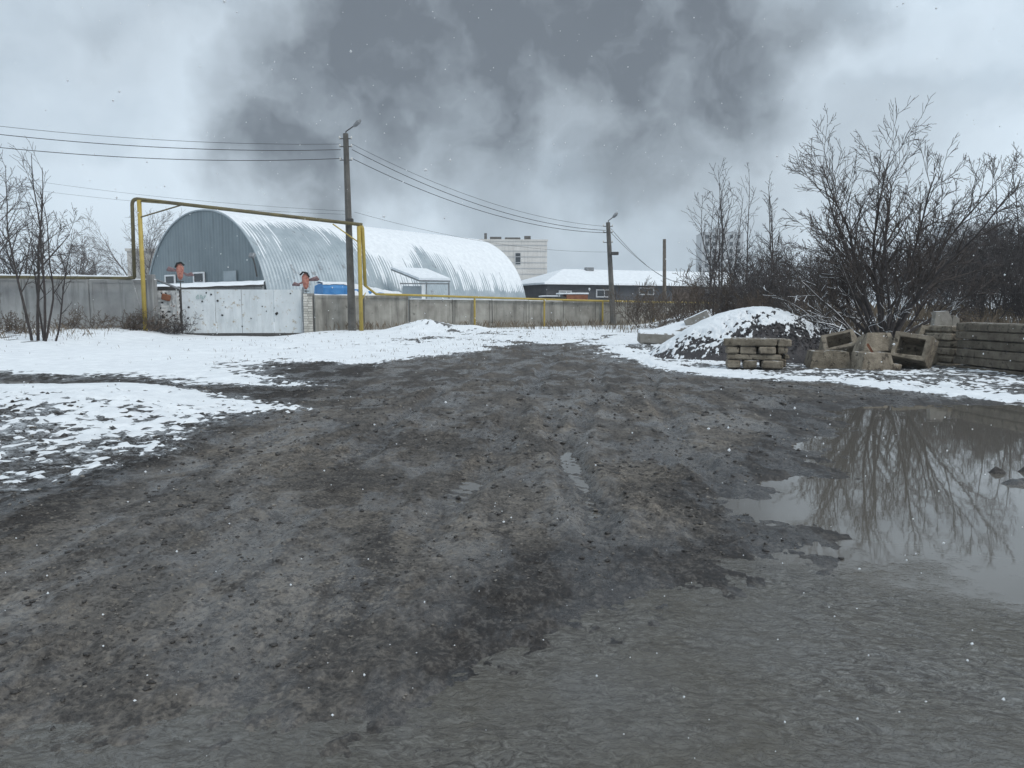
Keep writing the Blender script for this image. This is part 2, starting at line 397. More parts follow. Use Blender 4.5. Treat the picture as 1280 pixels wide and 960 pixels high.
def ruts(x, y):
    """depth of wheel tracks that curve up the yard: + in the groove, - on the pressed-up lips"""
    out = 0.
    for k, (x0, sl, cv, w_) in enumerate(((-1.9, .02, .0040, .17), (-.45, .02, .0040, .17), (.35, .10, .0015, .14), (1.55, .10, .0015, .14), (-2.6, .16, -.004, .13), (.9, -.10, .006, .15))):
        rr = x - (x0 + sl * (y - 4) + cv * (y - 4) ** 2) - .35 * (vnoise(y * .35 + k * 9, y * 0 + k, 77) - .5)
        fade = sstep(4.2, 6, y) * (1 - sstep(19, 26, y)) * sstep(.12, .4, vnoise(y * .45 + 31 * k, y * 0, 78))
        tread = .75 + .25 * np.sin(y * 2 * math.pi / .16 + 5 * (rr / w_))
        out = out + fade * (np.exp(-(rr / w_) ** 4) * tread - .45 * np.exp(-((np.abs(rr) - w_ * 1.6) / (w_ * .5)) ** 2))
    return out
def terrain(x, y):
    """height of bare ground"""
    x = np.asarray(x, float); y = np.asarray(y, float)
    z = .42 * sstep(20, 38, y) * (1 - .80 * np.exp(-((x + 13.6) / 3.4) ** 4) * sstep(24, 31, y) * (1 - sstep(40, 50, y)))
    z = z + 1.0 * sstep(23.5, 36, y) * sstep(8, 14, x) + .12 * sstep(-9, -20, x) * sstep(20, 34, y)
    # snow-covered spoil mounds before the fence
    z = z + .62 * np.exp(-(((x + 4.05) / 1.5) ** 2 + ((y - 36.4) / 1.2) ** 2) ** .85) + .22 * np.exp(-(((x + 1.9) / .9) ** 2 + ((y - 37.2) / .8) ** 2)) + .15 * np.exp(-(((x - 4.7) / 1.6) ** 2 + ((y - 27) / 1.0) ** 2))
    # dark soil bank beside the track
    z = z + .26 * sstep(-3.6, -6.5, x) * sstep(6, 10, y) * (1 - sstep(12, 15.5, y)) + .05 * sstep(-3.1, -3.7, x) * sstep(4, 6, y) * (1 - sstep(14, 16, y))
    near = 1 - sstep(30, 60, y)
    z = z + near * (.10 * (fbm(x * .33, y * .33, 3, 3) - .5))
    rt = ruts(x, y); z = z - .050 * rt
    sd = poly_sd(x, y, PUDDLE)
    rip = (fbm(x * 1.1, y * 1.1, 11, 4) - .5)
    e = sd + 1.1 * rip + .5 * (fbm(x * 3.6, y * 3.6, 13, 3, .6) - .5)
    inside = sstep(-1.0, .55, e)
    z = (z + .035) * (1 - inside) + (WATER_Z - .012 - .07 * sstep(.2, 2.5, e)) * inside
    # far small puddles
    for (px, py, rx, ry) in ((-4.95, 16.4, .55, .45), (-11.2, 16.9, 2.0, .9)):
        q = ((x - px) / rx) ** 2 + ((y - py) / ry) ** 2
        z = z - .10 * np.exp(-q * 1.2)
    # mud spit reaching into the puddle
    z = z + .15 * np.exp(-(((x - 4.95) / .42) ** 2 + ((y - 7.1 - .1 * (x - 4.9)) / .12) ** 2)) + .14 * np.exp(-(((x - 4.85) / .1) ** 2 + ((y - 7.55) / .08) ** 2)) + .15 * np.exp(-(((x - 5.2) / .13) ** 2 + ((y - 7.6) / .08) ** 2))
    return z
def rough(x, y):
    """clods, crumbs, tread marks"""
    n = fbm(x * 2.4, y * 2.4, 21, 4, .55); m = fbm(x * 9.5, y * 9.5, 31, 3, .6)
    k = fbm(x * 26, y * 26, 37, 2, .6)
    lumps = np.maximum(0, fbm(x * 8.5, y * 8.5, 41, 3, .6) - .54) * sstep(.45, .62, fbm(x * .8, y * .8, 43, 3))
    return (.032 * (n - .5) + .030 * (m - .5) + .016 * (k - .5) + .11 * lumps)
def gz(x, y):
    x = np.array([x], float); y = np.array([y], float); return float(terrain(x, y)[0])

def axis(step0, g1, lim1, g2, lim2):
    a = [0.]; 
    while a[-1] < lim2:
        q = a[-1]; a.append(q + (max(step0, g1 * q) if q < lim1 else g2 * q))
    return np.array(a)
ax = axis(.02, .0080, 32, .07, 640); xs = np.concatenate([-ax[:0:-1], ax])
ys = [1.3]
while ys[-1] < 640: ys.append(ys[-1] + (max(.017, .0066 * ys[-1]) if ys[-1] < 62 else .09 * ys[-1]))
ys = np.concatenate([-np.array([160, 80, 40, 20, 12, 8, 5, 3.2, 2, 1.2, .6, .2])[:], [.2, .5, .8, 1.05], np.array(ys)])
X, Y = np.meshgrid(xs, ys)
G0 = terrain(X, Y); RO = rough(X, Y) * (1 - .7 * sstep(25, 60, Y))
SDP = poly_sd(X, Y, PUDDLE)
RO = RO * (1 + .15 * np.exp(-((SDP + .3) / .4) ** 2) - .5 * sstep(.1, .9, SDP)); G = G0 + RO
SA = poly_sd(X, Y, SNOW_A); SB = poly_sd(X, Y, SNOW_B)
right = sstep(2.6, 4.0, X) * (1 - sstep(24, 30, Y))
dark = np.clip(sstep(-3.0, -3.7, X + .35 * (fbm(X * 1.5, Y * 1.5, 51, 3) - .5)) * sstep(3.5, 5.2, Y + .9 * X * 0), 0, 1)
dark = np.maximum(dark, right * sstep(-.3, .3, SA) * .9)
dark = np.maximum(dark, .6 * sstep(.58, .72, fbm(X * .55 + 3, Y * .28, 61, 3)) * sstep(4, 7, Y))
dark = np.maximum(dark, .80 * sstep(-1.5 + .5, -.25, SDP + .6 * (fbm(X * 1.3, Y * 1.3, 63, 4) - .5)) * sstep(-1.0, .2, X) + .42 * sstep(-.9, -.2, SDP))
dark = np.maximum(dark,   .45 * sstep(9.5, 15, Y + 3 * (fbm(X * .5, Y * .5, 65, 3) - .5)))
RT = ruts(X, Y); dark = np.maximum(dark, np.clip(RT * .75, 0, .7))
wet = np.clip(.75 * np.clip(ruts(X, Y), 0, 1) + .50 * sstep(-1.3, -.1, SDP) + .9 * sstep(.0, -.035, RO + .01) * .6, 0, 1)
# lying snow: its own sheet, thin and torn at the edges
cov = np.clip(.34 + SA / 3.2 + .15 * sstep(0, .8, SA), -1, 1.45)
strip = 1.05 * np.exp(-((SA - .55) / .55) ** 2)
covr = np.clip(np.minimum(.34 + SA / 1.1, .52 + .45 * strip + .30 * sstep(7.0, 4.5, X)), -1, 1.2)
cov = cov * (1 - right) + covr * right
cov = np.where((X > 6) & (Y > 24), np.minimum(cov, .62 + .5 * sstep(28, 36, Y)), cov)
weeds = sstep(.5, .62, fbm(X * .5, Y * .5, 71, 3))
cov = cov - .30 * sstep(.52, .66, fbm(X * .8, Y * .8, 73, 4, .6)) * sstep(18, 22, Y) * (1 - sstep(40, 60, Y)) - .62 * weeds * sstep(24, 31, Y) * (1 - sstep(55, 80, Y)) * (np.abs(X + 13.5) > 4)
cb = np.clip(np.minimum(.36 + SB / 1.2, .31 + (Y - 6.2) * .098 + .12 * sstep(10.5, 12, Y)), -1, 1.2)
thin = sstep(-6.4, -5.6, X) * sstep(13.0, 14.2, Y) * (1 - sstep(14.8, 15.8, Y))
cov = np.where(SB > -.6, np.maximum(cov - thin, cb), cov)
ns = .34 * fbm(X * 1.5, Y * 1.5, 81, 4) + .66 * fbm(X * 8, Y * 8, 91, 3, .8)
nsb = .22 * fbm(X * 2, Y * 2, 83, 3) + .78 * fbm(X * 11, Y * 9, 93, 3, .7); wB = sstep(-.6, 0, SB) * (Y < 16); ns = ns * (1 - wB) + (.5 + (nsb - .5) * .85) * wB
D = .10 * (cov - .10 - 1.05 * (.5 + 1.9 * (ns - .5)))
D = np.minimum(D, .032 + .05 * (fbm(X * .9, Y * .9, 95, 4, .6) - .5))
D = np.where(SDP > -.15, -.2, D)
slush = sstep(-.055, .004, D) * np.maximum(sstep(-1.5, .1, SA), sstep(-.5, .2, SB)) * (SDP < -.2)
ground = grid_mesh('ground', X, Y, G, None, 'mud', {'dark': dark, 'wet': wet, 'slush': slush}); link(ground)
tag(ground, 'dark trampled gravelly mud of the open yard', None, kind='structure')

SZ = G0 + RO * np.clip(1 - D * 14, .25, 1) + D
top = SZ > G - .006
kq = top[:-1, :-1] | top[1:, :-1] | top[:-1, 1:] | top[1:, 1:]
snow = grid_mesh('snow_cover', X, Y, SZ, kq, 'snow'); link(snow)
tag(snow, 'patchy fresh snow lying on the far part of the yard', None, kind='structure')

mb = MB(); mb.add([(-14, -14, WATER_Z), (20, -14, WATER_Z), (20, 15, WATER_Z), (-14, 15, WATER_Z)], [(0, 1, 2, 3)])
tag(mb.build('puddle_water', 'muddy_water'), 'large muddy puddle mirroring the bare tree', None, kind='structure')
for (px, py, r_) in ((-4.95, 16.4, .75), (-11.2, 16.9, 1.7)):
    z_ = gz(px, py) + .035
    mb = MB(); mb.add([(px + r_ * math.cos(k * .5236), py + r_ * .7 * math.sin(k * .5236), z_) for k in range(12)], [tuple(range(12))])
    tag(mb.build('small_puddle', 'muddy_water'), 'small far meltwater puddle at the snow edge', None, kind='structure')

# loose stones and clods trodden into the mud (uncountable)
def scatter(name, label, mt, n, seed, area, size, flat=.7):
    rg = np.random.default_rng(seed)
    y = area[2] * (area[3] / area[2]) ** rg.random(n); x = (rg.random(n) * 2 - 1) * (.75 * y + 1.0)
    keep = (poly_sd(x, y, PUDDLE) < -.02) | (rg.random(n) < .06)
    x = x[keep]; y = y[keep]
    r_ = size[0] * (size[1] / size[0]) ** (rg.random(len(x)) ** 2.2) * np.clip(y / 5, .8, 2.2)
    z = terrain(x, y) + rough(x, y)
    base_v = np.array([(1, 0, 0), (0, 1, 0), (-1, 0, 0), (0, -1, 0), (0, 0, 1), (0, 0, -1), (.6, .6, .45), (-.6, .6, .45), (-.6, -.6, .45), (.6, -.6, .45)], float)
    fs = [(0, 1, 6), (1, 2, 7), (2, 3, 8), (3, 0, 9), (0, 6, 4), (6, 1, 4), (1, 7, 4), (7, 2, 4), (2, 8, 4), (8, 3, 4), (3, 9, 4), (9, 0, 4), (0, 5, 1), (1, 5, 2), (2, 5, 3), (3, 5, 0)]
    m = len(x); V = np.repeat(base_v[None], m, 0) * rg.uniform(.55, 1.25, (m, 10, 1)) * r_[:, None, None]
    V[:, :, 2] *= flat; V[:, :, 0] *= rg.uniform(.7, 1.5, (m, 1))
    a = rg.random(m) * 6.28; ca, sa = np.cos(a)[:, None], np.sin(a)[:, None]
    vx = V[:, :, 0] * ca - V[:, :, 1] * sa + x[:, None]; vy = V[:, :, 0] * sa + V[:, :, 1] * ca + y[:, None]; vz = V[:, :, 2] + z[:, None]
    co = np.stack([vx, vy, vz], -1).reshape(-1, 3).astype(np.float32)
    F = (np.array(fs)[None] + (np.arange(m) * 10)[:, None, None]).reshape(-1, 3)
    me = bpy.data.meshes.new(name); me.vertices.add(len(co)); me.vertices.foreach_set('co', co.ravel())
    me.loops.add(F.size); me.loops.foreach_set('vertex_index', F.ravel().astype(np.int32)); me.polygons.add(len(F)); me.polygons.foreach_set('loop_start', (np.arange(len(F)) * 3).astype(np.int32))
    me.update(calc_edges=True); me.materials.append(M[mt])
    return tag(link(bpy.data.objects.new(name, me)), label, None, kind='stuff')
scatter('gravel', 'small pale stones trodden into the mud', 'stone', 9000, 5, (0, 0, 2.2, 17), (.003, .016))
scatter('mud_clods', 'dark wet crumbs of mud on the track', 'clod', 11000, 6, (0, 0, 2.4, 17), (.004, .024))

# ------------------------------------------------------------------ fences, gate, pipes
rnd = random.Random(7)
def snow_strip(mb, a, b_, wd, th, seed=0, seg=.35):
    """a lumpy ridge of snow lying along the line a-b"""
    a = Vector(a); b_ = Vector(b_); d = b_ - a; n = max(2, int(d.length / seg)); rg = random.Random(seed)
    side = Vector((-d.y, d.x, 0)).normalized() * wd / 2
    rows = []
    for i in range(n + 1):
        q = a + d * (i / n); h = th * rg.uniform(.55, 1.25); ww = rg.uniform(.85, 1.1)
        rows.append([q - side * ww, q - side * .7 * ww + Vector((0, 0, h)), q + side * .7 * ww + Vector((0, 0, h * rg.uniform(.8, 1.1))), q + side * ww])
    vs = [v for r_ in rows for v in r_]
    fs = [(i * 4 + k, i * 4 + 4 + k, i * 4 + 5 + k, i * 4 + 1 + k) for i in range(n) for k in range(3)] + [(0, 1, 2, 3), tuple(n * 4 + k for k in (3, 2, 1, 0))]
    mb.add(vs, fs)

def fence(name, label, a, b_, n, ztop, mt, th=.14, gap=.02, plinth=True, seed=1):
    a = Vector(a); b_ = Vector(b_); d = (b_ - a); L = d.length; ang = math.atan2(d.y, d.x); rg = random.Random(seed)
    root = thing(name, label, 'fence', (a.x, a.y, gz(a.x, a.y)))
    pl = L / n
    for i in range(n):
        c = a + d * ((i + .5) / n); zt = ztop(i) if callable(ztop) else ztop
        z0 = gz(c.x, c.y) - .25; H = zt - z0
        m_ = MB(); dz = rg.uniform(-.012, .012)
        m_.cbox((0, 0, 0), (pl - gap, th, H), .02, (rg.uniform(-.008, .008), 0, 0))
        # raised rim of the cast slab
        for sx in (-1, 1): m_.box((sx * (pl / 2 - .10), -th / 2 - .012, 0), (.13, .03, H - .06))
        m_.box((0, -th / 2 - .012, H / 2 - .09), (pl - .36, .03, .11))
        o = m_.build('panel', mt, root); o.location = Vector((c.x, c.y, z0 + H / 2 + dz)) - root.location
        o.rotation_euler = (0, 0, ang)
        sm = MB(); snow_strip(sm, (-pl / 2 + .03, 0, H / 2 - .004), (pl / 2 - .03, 0, H / 2 - .004), th * .9, .05, seed * 31 + i)
        sm.build('snow_cap', 'snow', o)
        if plinth:
            q = a + d * ((i + 1) / n)
            m_ = MB(); m_.cbox((0, 0, 0), (.55, .42, .5), .03); f_ = m_.build('footing', mt, root)
            f_.location = Vector((q.x, q.y, gz(q.x, q.y) + .02)) - root.location; f_.rotation_euler = (0, 0, ang)
    return root

FA = Vector((-9.73, 38.0, 0)); FD = Vector((18.39, 14.0, 0))
fence('concrete_fence', 'short pair of taller concrete fence panels right of the brick gate pillar', FA, FA + FD * .228, 2, 2.24, 'fence_concrete', seed=3)
fence('concrete_fence', 'long stained concrete panel fence running behind the snow mound to the thicket', FA + FD * .230, FA + FD * 1.40, 10, lambda i: 2.05 - .006 * i, 'fence_concrete', seed=5)
fence('concrete_fence', 'tall grey concrete wall behind the thin sapling, left of the gate', (-36.5, 37.2, 0), (-17.25, 37.6, 0), 6, lambda i: 2.97 + .04 * (5 - i), 'fence_concrete_grey', th=.18, seed=9)
# narrow end pier of the left wall
pp = P(191, 400, 37.55); m_ = MB(); m_.cbox((0, 0, 1.3), (.32, .34, 3.0), .03)
o = m_.build('wall_pier', 'fence_concrete_grey', None); o.location = (pp.x, pp.y, gz(pp.x, pp.y) - .1); tag(o, 'square grey concrete pier ending the tall wall beside the yellow post', 'pier')

# sliding gate of sheet steel
gl, gr = P(229, 421, 38.0), P(378, 416, 38.3)
gate = thing('metal_gate', 'pale grey two-leaf sheet metal gate pierced by shrapnel holes', 'gate', (gl.x, gl.y, gl.z + .06))
gd = (gr - gl); gang = math.atan2(gd.y, gd.x); gL = Vector((gd.x, gd.y, 0)).length
zb, zt = .12, 2.26
fr = [0, .278, .497, .765, 1.]
for leaf in (0, 1):
    lf = MB()
    x0, x1 = (0, gL * .495) if leaf == 0 else (gL * .505, gL)
    for (xa, xb, za, zb_) in ((x0, x1, zt - .07, zt), (x0, x1, zb, zb + .07), (x0, x0 + .06, zb, zt), (x1 - .06, x1, zb, zt), (x0, x1, 1.15, 1.21)):
        lf.box(((xa + xb) / 2, .05, (za + zb_) / 2), (xb - xa, .05, zb_ - za))
    lo = lf.build('leaf_frame', 'gate_old_paint', gate); lo.rotation_euler = (0, 0, gang)
    for k in (0, 1):
        s0, s1 = fr[leaf * 2 + k] * gL + .012, fr[leaf * 2 + k + 1] * gL - .012
        nx_ = 26; m_ = MB(); vs = []; rg = random.Random(leaf * 2 + k)
        for i in range(nx_ + 1):
            for j in range(13):
                x_ = s0 + (s1 - s0) * i / nx_; z_ = zb + (zt - zb) * j / 12
                y_ = -.012 * math.sin(i * .55 + leaf) * math.sin(j * .5 + k * 2) + rg.uniform(-.004, .004)
                vs.append((x_, y_, z_))
        m_.add(vs, [(i * 13 + j, (i + 1) * 13 + j, (i + 1) * 13 + j + 1, i * 13 + j + 1) for i in range(nx_) for j in range(12)])
        m_.add([(x, y + .003, z) for x, y, z in vs], [(i * 13 + j, i * 13 + j + 1, (i + 1) * 13 + j + 1, (i + 1) * 13 + j) for i in range(nx_) for j in range(12)])
        sh = m_.build('sheet', 'gate_paint', lo)
# torn holes: ragged dark openings with bent rims (photo places)
for (u, v, r_) in ((236, 384, .07), (253, 377, .06), (254, 388, .035), (258, 366, .06), (264, 368, .06), (272, 376, .07), (282, 384, .04), (278, 394, .075), (303, 408, .05), (314, 398, .05), (333, 389, .045), (346, 392, .10), (328, 383, .04), (363, 367, .05), (235, 398, .08), (300, 375, .035), (280, 377, .03), (343, 385, .03)):
    q = P(u, v, 38.0 + .3 * (u - 229) / 149); m_ = MB(); rg = random.Random(u)
    n = 9; vs = [(0, -.020, 0)]
    for k in range(n): a = 6.283 * k / n; rr = r_ * .8 * rg.uniform(.6, 1.2); vs.append((rr * math.cos(a), -.024, rr * math.sin(a)))
    m_.add(vs, [(0, 1 + (k + 1) % n, 1 + k) for k in range(n)])
    h = m_.build('shrapnel_hole', 'hole_black', gate); h.location = q - gate.location; h.rotation_euler = (0, 0, gang)
m_ = MB(); m_.box((gL / 2, .06, .02), (gL, .14, .20)); rl = m_.build('gap_shade_bar', 'dark_steel', gate); rl.rotation_euler = (0, 0, gang)  # dark bar drawn in for the shaded gap below the leaves
for x_ in (-.06, gL + .07):
    m_ = MB(); m_.box((x_, .10, 1.12), (.10, .10, 2.5)); g_ = m_.build('gate_post', 'pole_concrete' if x_ < 0 else 'lamp_metal', gate); g_.rotation_euler = (0, 0, gang)
# faded graffiti scrawl, top left of the gate
m_ = MB(); rg = random.Random(4)
for k in range(5):
    q = [Vector((.75 + .09 * k + rg.uniform(-.05, .05), -.03, 1.90 + rg.uniform(-.14, .14))) for _ in range(4)]
    m_.tube(q, .012, 4)
g_ = m_.build('paint_scrawl', 'graffiti_green' if 'graffiti_green' in M else 'gable_metal', gate); g_.rotation_euler = (0, 0, gang)

# damaged wicket left of the gate
wl = P(198, 420, 37.9); wr = P(227, 421, 38.0)
wk = thing('wicket_panel', 'rust-eaten white sheet panel between tall wall and gate', 'panel', (wl.x, wl.y, gz(wl.x, wl.y)))
ww = wr.x - wl.x; vs = []; m_ = MB(); rg = random.Random(12)
for i in range(15):
    for j in range(25): vs.append((ww * i / 14 + rg.uniform(-.02, .02), rg.uniform(-.03, .03) - .05 * math.sin(i * .7), 2.15 * j / 24 - .2))
fs = []
for i in range(14):
    for j in range(24):
        hole = (rg.random() < .06 + .16 * (j < 14)) and 0 < i < 13
        if not hole: fs.append((i * 25 + j, (i + 1) * 25 + j, (i + 1) * 25 + j + 1, i * 25 + j + 1))
m_.add(vs, fs); m_.build('sheet', 'gate_old_paint', wk)
m_ = MB(); m_.box((ww / 2, .12, 1.0), (ww, .03, 2.3)); m_.build('backing_board', 'dark_steel', wk)
m_ = MB(); m_.cbox((ww * .45, -.08, 1.62), (.42, .14, .30), .03, (.1, .25, 0)); m_.build('rusted_box', 'rust', wk)
m_ = MB(); m_.tube([Vector((-.35, .0, 2.62)), Vector((ww + .1, -.1, 2.02))], .055, 6); m_.build('sloping_pipe', 'lamp_metal', wk)
m_ = MB(); m_.box((ww * .92, -.06, 1.05), (.05, .05, 2.2)); m_.build('frame_post', 'gate_old_paint', wk)

# brick pillar right of the gate, each brick its own piece
bp = P(387, 420, 38.1); bz = gz(bp.x, bp.y) - .15
pil = thing('brick_pillar', 'slim white brick pillar with broken top between gate and fence', 'pillar', (bp.x, bp.y, bz))
m_ = MB(); m_.box((0, .02, 1.05), (.44, .36, 2.1)); m_.build('mortar_core', 'mortar', pil)
bm_ = {}
for L_ in (.25, .20): q = MB(); q.cbox((0, 0, 0), (L_ - .014, .12, .105), .008); bm_[L_] = q.mesh('brick', 'silicate_brick')
for r_ in range(17):
    lens = (.25, .20) if r_ % 2 else (.20, .25); x_ = -.225
    for k, L_ in enumerate(lens):
        if r_ == 16 and k == 1: x_ += L_; continue
        o = link(bpy.data.objects.new('brick', bm_[L_]), pil); o.location = (x_ + L_ / 2, -.13 + rnd.uniform(-.008, .008), .06 + r_ * .122)
        if r_ == 15 and k == 0: o.rotation_euler = (0, 0, .2)
        x_ += L_

# gas pipe on yellow supports over the gateway
pipe = thing('gas_pipe', 'olive gas pipe arched high over the gateway on yellow posts', 'pipe', P(182, 414, 36.6))
L0 = pipe.location.copy()
def rel(q): return Vector(q) - L0
def elbow(pts, r_, n=6):
    """polyline with rounded corners"""
    out = [Vector(pts[0])]
    for i in range(1, len(pts) - 1):
        a, b_, c_ = Vector(pts[i - 1]), Vector(pts[i]), Vector(pts[i + 1])
        p0 = b_ + (a - b_).normalized() * r_; p1 = b_ + (c_ - b_).normalized() * r_
        for k in range(n + 1): q = k / n; out.append(p0 * (1 - q) ** 2 + b_ * 2 * q * (1 - q) + p1 * q * q)
    out.append(Vector(pts[-1])); return out
tl, tr = P(165, 248, 36.6), P(453, 281, 37.4)
fz = 2.99 + .18
run = [Vector((-36.5, 37.0, 3.2)), P(168, 347, 36.8), tl, tr, P(456.5, 357, 37.6)]
m_ = MB(); m_.tube([rel(q) for q in elbow(run[1:4][:2] + [run[2], run[3]][1:], .3)][:], .085, 10)
m_.build('overhead_run', 'dark_pipe', pipe, True)
m_ = MB(); m_.tube([rel(run[0]), rel(run[1] + Vector((-.25, .05, -.02))), rel(run[1])], .085, 10); lp = m_.build('wall_run', 'dark_pipe', pipe, True)
sm = MB(); snow_strip(sm, rel(run[0]) + Vector((0, 0, .06)), rel(run[1]) + Vector((-.3, .05, .04)), .15, .07, 5); sm.build('snow_ridge', 'snow', lp)
m_ = MB(); m_.tube([rel(q) for q in elbow([run[3] - Vector((.3, 0, -.03)), run[3], run[4]], .25)], .085, 10); m_.build('down_pipe', 'yellow_paint', pipe, True)
for (u0, v0, u1, v1, d0) in ((173, 250, 182, 416, 36.55), (447, 283, 452, 416, 37.35)):
    a, b_ = P(u1, v1, d0), P(u0, v0, d0); b_.x = a.x + (b_.x - a.x) * .35
    a.z = gz(a.x, a.y) - .1
    m_ = MB(); m_.tube([rel(a), rel(b_)], .10, 10); m_.build('support_post', 'yellow_paint', pipe, True)
m_ = MB(); m_.tube([rel(P(174, 272, 36.5)), rel(P(228, 256, 36.6))], .035, 6); m_.build('brace', 'dark_pipe', pipe)
m_ = MB(); m_.tube([rel(P(176, 252, 36.5)), rel(P(228, 256, 36.6))], .03, 6); m_.build('brace', 'dark_pipe', pipe)
m_ = MB(); m_.tube([rel(P(447, 302, 37.35)), rel(P(416, 280, 37.3))], .035, 6); m_.build('brace', 'yellow_paint', pipe)
m_ = MB(); m_.tube([rel(P(180, 399, 36.5)), rel(P(166, 353, 36.8))], .02, 6); m_.build('brace', 'lamp_metal', pipe)
m_ = MB(); m_.tube([rel(P(452, 376, 37.3)), rel(P(457, 366, 37.6))], .025, 6); m_.build('brace', 'yellow_paint', pipe)
# yellow low pipe that follows the right-hand fence on its own brackets
fn = Vector((14.0, -18.39, 0)).normalized()
fp = lambda t_, z, off=.30: Vector((FA.x + FD.x * t_, FA.y + FD.y * t_, z)) + fn * off
yp = thing('fence_gas_pipe', 'thin yellow gas pipe running along the top of the long fence', 'pipe', fp(.115, gz(-7.6, 39.6)))
L1 = yp.location.copy()
pth = [run[4], fp(.14, 2.30), fp(.24, 2.27), fp(.5, 2.16), fp(.75, 2.07), fp(1.05, 2.0), fp(1.35, 1.96)]
m_ = MB(); m_.tube([q - L1 for q in pth], .06, 8); m_.build('pipe_run', 'yellow_paint', yp, True)
for t_ in (.405, .625, .835, 1.04):
    q = fp(t_, 0, .30); z0 = gz(q.x, q.y) - .1
    m_ = MB(); m_.tube([Vector((q.x, q.y, z0)) - L1, Vector((q.x, q.y, 2.36 - .34 * t_)) - L1], .055, 8); m_.build('bracket_post', 'yellow_paint', yp)

# ------------------------------------------------------------------ utility poles and wires
def pole(label, u0, v0, u1, v1, d, r0, r1, mt, lamp=None, fixt=True):
    a, b_ = P(u0, v0, d), P(u1, v1, d); a.z = gz(a.x, a.y) - .2
    root = thing('utility_pole', label, 'pole', (a.x, a.y, a.z)); m_ = MB()
    m_.tube([Vector((0, 0, 0)), (b_ - a) * .5, b_ - a], [r0, (r0 + r1) / 2, r1], 8); m_.build('shaft', mt, root)
    tp = b_ - a
    if fixt:
        for k, dz in enumerate((.25, .62, 1.25)):
            m_ = MB(); m_.tube([tp + Vector((-.30, -.05, -dz)), tp + Vector((.30, -.05, -dz))], .025, 6); ar = m_.build('cross_bracket', 'dark_steel', root)
            for sx in (-.28, .28): m_ = MB(); m_.tube([tp + Vector((sx, -.05, -dz)), tp + Vector((sx, -.05, -dz + .06)), tp + Vector((sx, -.05, -dz + .12))], [.035, .05, .02], 8); m_.build('insulator', 'insulator', ar)
    if lamp:
        e = P(lamp[0], lamp[1], d) - a; m_ = MB(); m_.tube([tp + Vector((0, 0, -.3)), tp + Vector((.02, 0, .1)), tp + (e - tp) * .6], .03, 6); arm = m_.build('lamp_arm', 'dark_steel', root)
        m_ = MB(); d_ = (e - tp); m_.tube([tp + d_ * .5, tp + d_ * .62, tp + d_ * .85, tp + d_], [.04, .10, .11, .05], 8); m_.build('lamp_head', 'lamp_metal', arm)
    return root, b_
p1, T1 = pole('tall dark concrete street light pole beside the gateway pipe', 440.5, 414, 432, 167, 37.9, .20, .13, 'pole_concrete', (451, 150))
m_ = MB(); q = P(437, 276, 37.6) - p1.location; m_.cbox(q, (.35, .25, .22), .02); m_.build('junction_box', 'dark_steel', p1)
p2, T2 = pole('leaning concrete street light pole before the dark long building', 767, 408, 760, 278, 49.2, .19, .13, 'pole_concrete', (772, 266))
m_ = MB(); q = P(765, 317, 49) - p2.location; m_.cbox(q + Vector((.15, -.1, 0)), (.5, .2, .2), .03); m_.build('camera_box', 'dark_steel', p2)
p3, T3 = pole('short wooden pole standing behind the bushes', 831, 372, 830.5, 299, 78, .20, .16, 'pole_wood', None, False)

def wire(label, a, b_, sag, r_=.011, group=None):
    a = Vector(a); b_ = Vector(b_); n = 28; m_ = MB()
    pts = [a + (b_ - a) * (i / n) + Vector((0, 0, -sag * 4 * (i / n) * (1 - i / n))) for i in range(n + 1)]
    m_.tube([q - a for q in pts], r_, 5, False); o = m_.build('overhead_wire', 'wire'); o.location = a
    return tag(o, label, 'wire', group)
for k, (vl, vr, sg, nm) in enumerate(((141, 180, .35, 'topmost'), (150, 187, .4, 'middle'), (165, 198, .45, 'lowest'))):
    A = P(425 + k, vr, 37.85); Bv = P(0, vl, 34); Bx = A + (Bv - A) * 1.6
    wire(nm + ' dark wire from tall pole towards the upper left sky', A, Bx, sg + .25, .016 if k else .010)
for k, (va, vb, sg, nm) in enumerate(((180, 283, .75, 'topmost'), (187, 288, .8, 'middle'), (198, 291, .8, 'lowest'))):
    wire(nm + ' dark wire sagging between the two street light poles', P(440, va, 37.85), P(757, vb, 49.1), sg, .016 if k else .010)
for k, (va, vb) in enumerate(((286, 330), (291, 340))):
    wire(('upper' if k == 0 else 'lower') + ' dark wire from leaning pole down behind the thicket', P(764, va, 49.2), P(868 + 8 * k, 352, 88), 1.3, .015)
wire('upper thin grey wire low across the sky left of the tall pole', P(436, 264, 38.1), P(-40, 213, 44), .3, .006)
wire('lower thin grey wire low across the sky left of the tall pole', P(436, 268, 38.1), P(-40, 226, 44), .3, .006)
wire('thin grey wire from tall pole over the hangar roof', P(443, 265, 38.1), P(760, 315, 49.4), .5, .007)

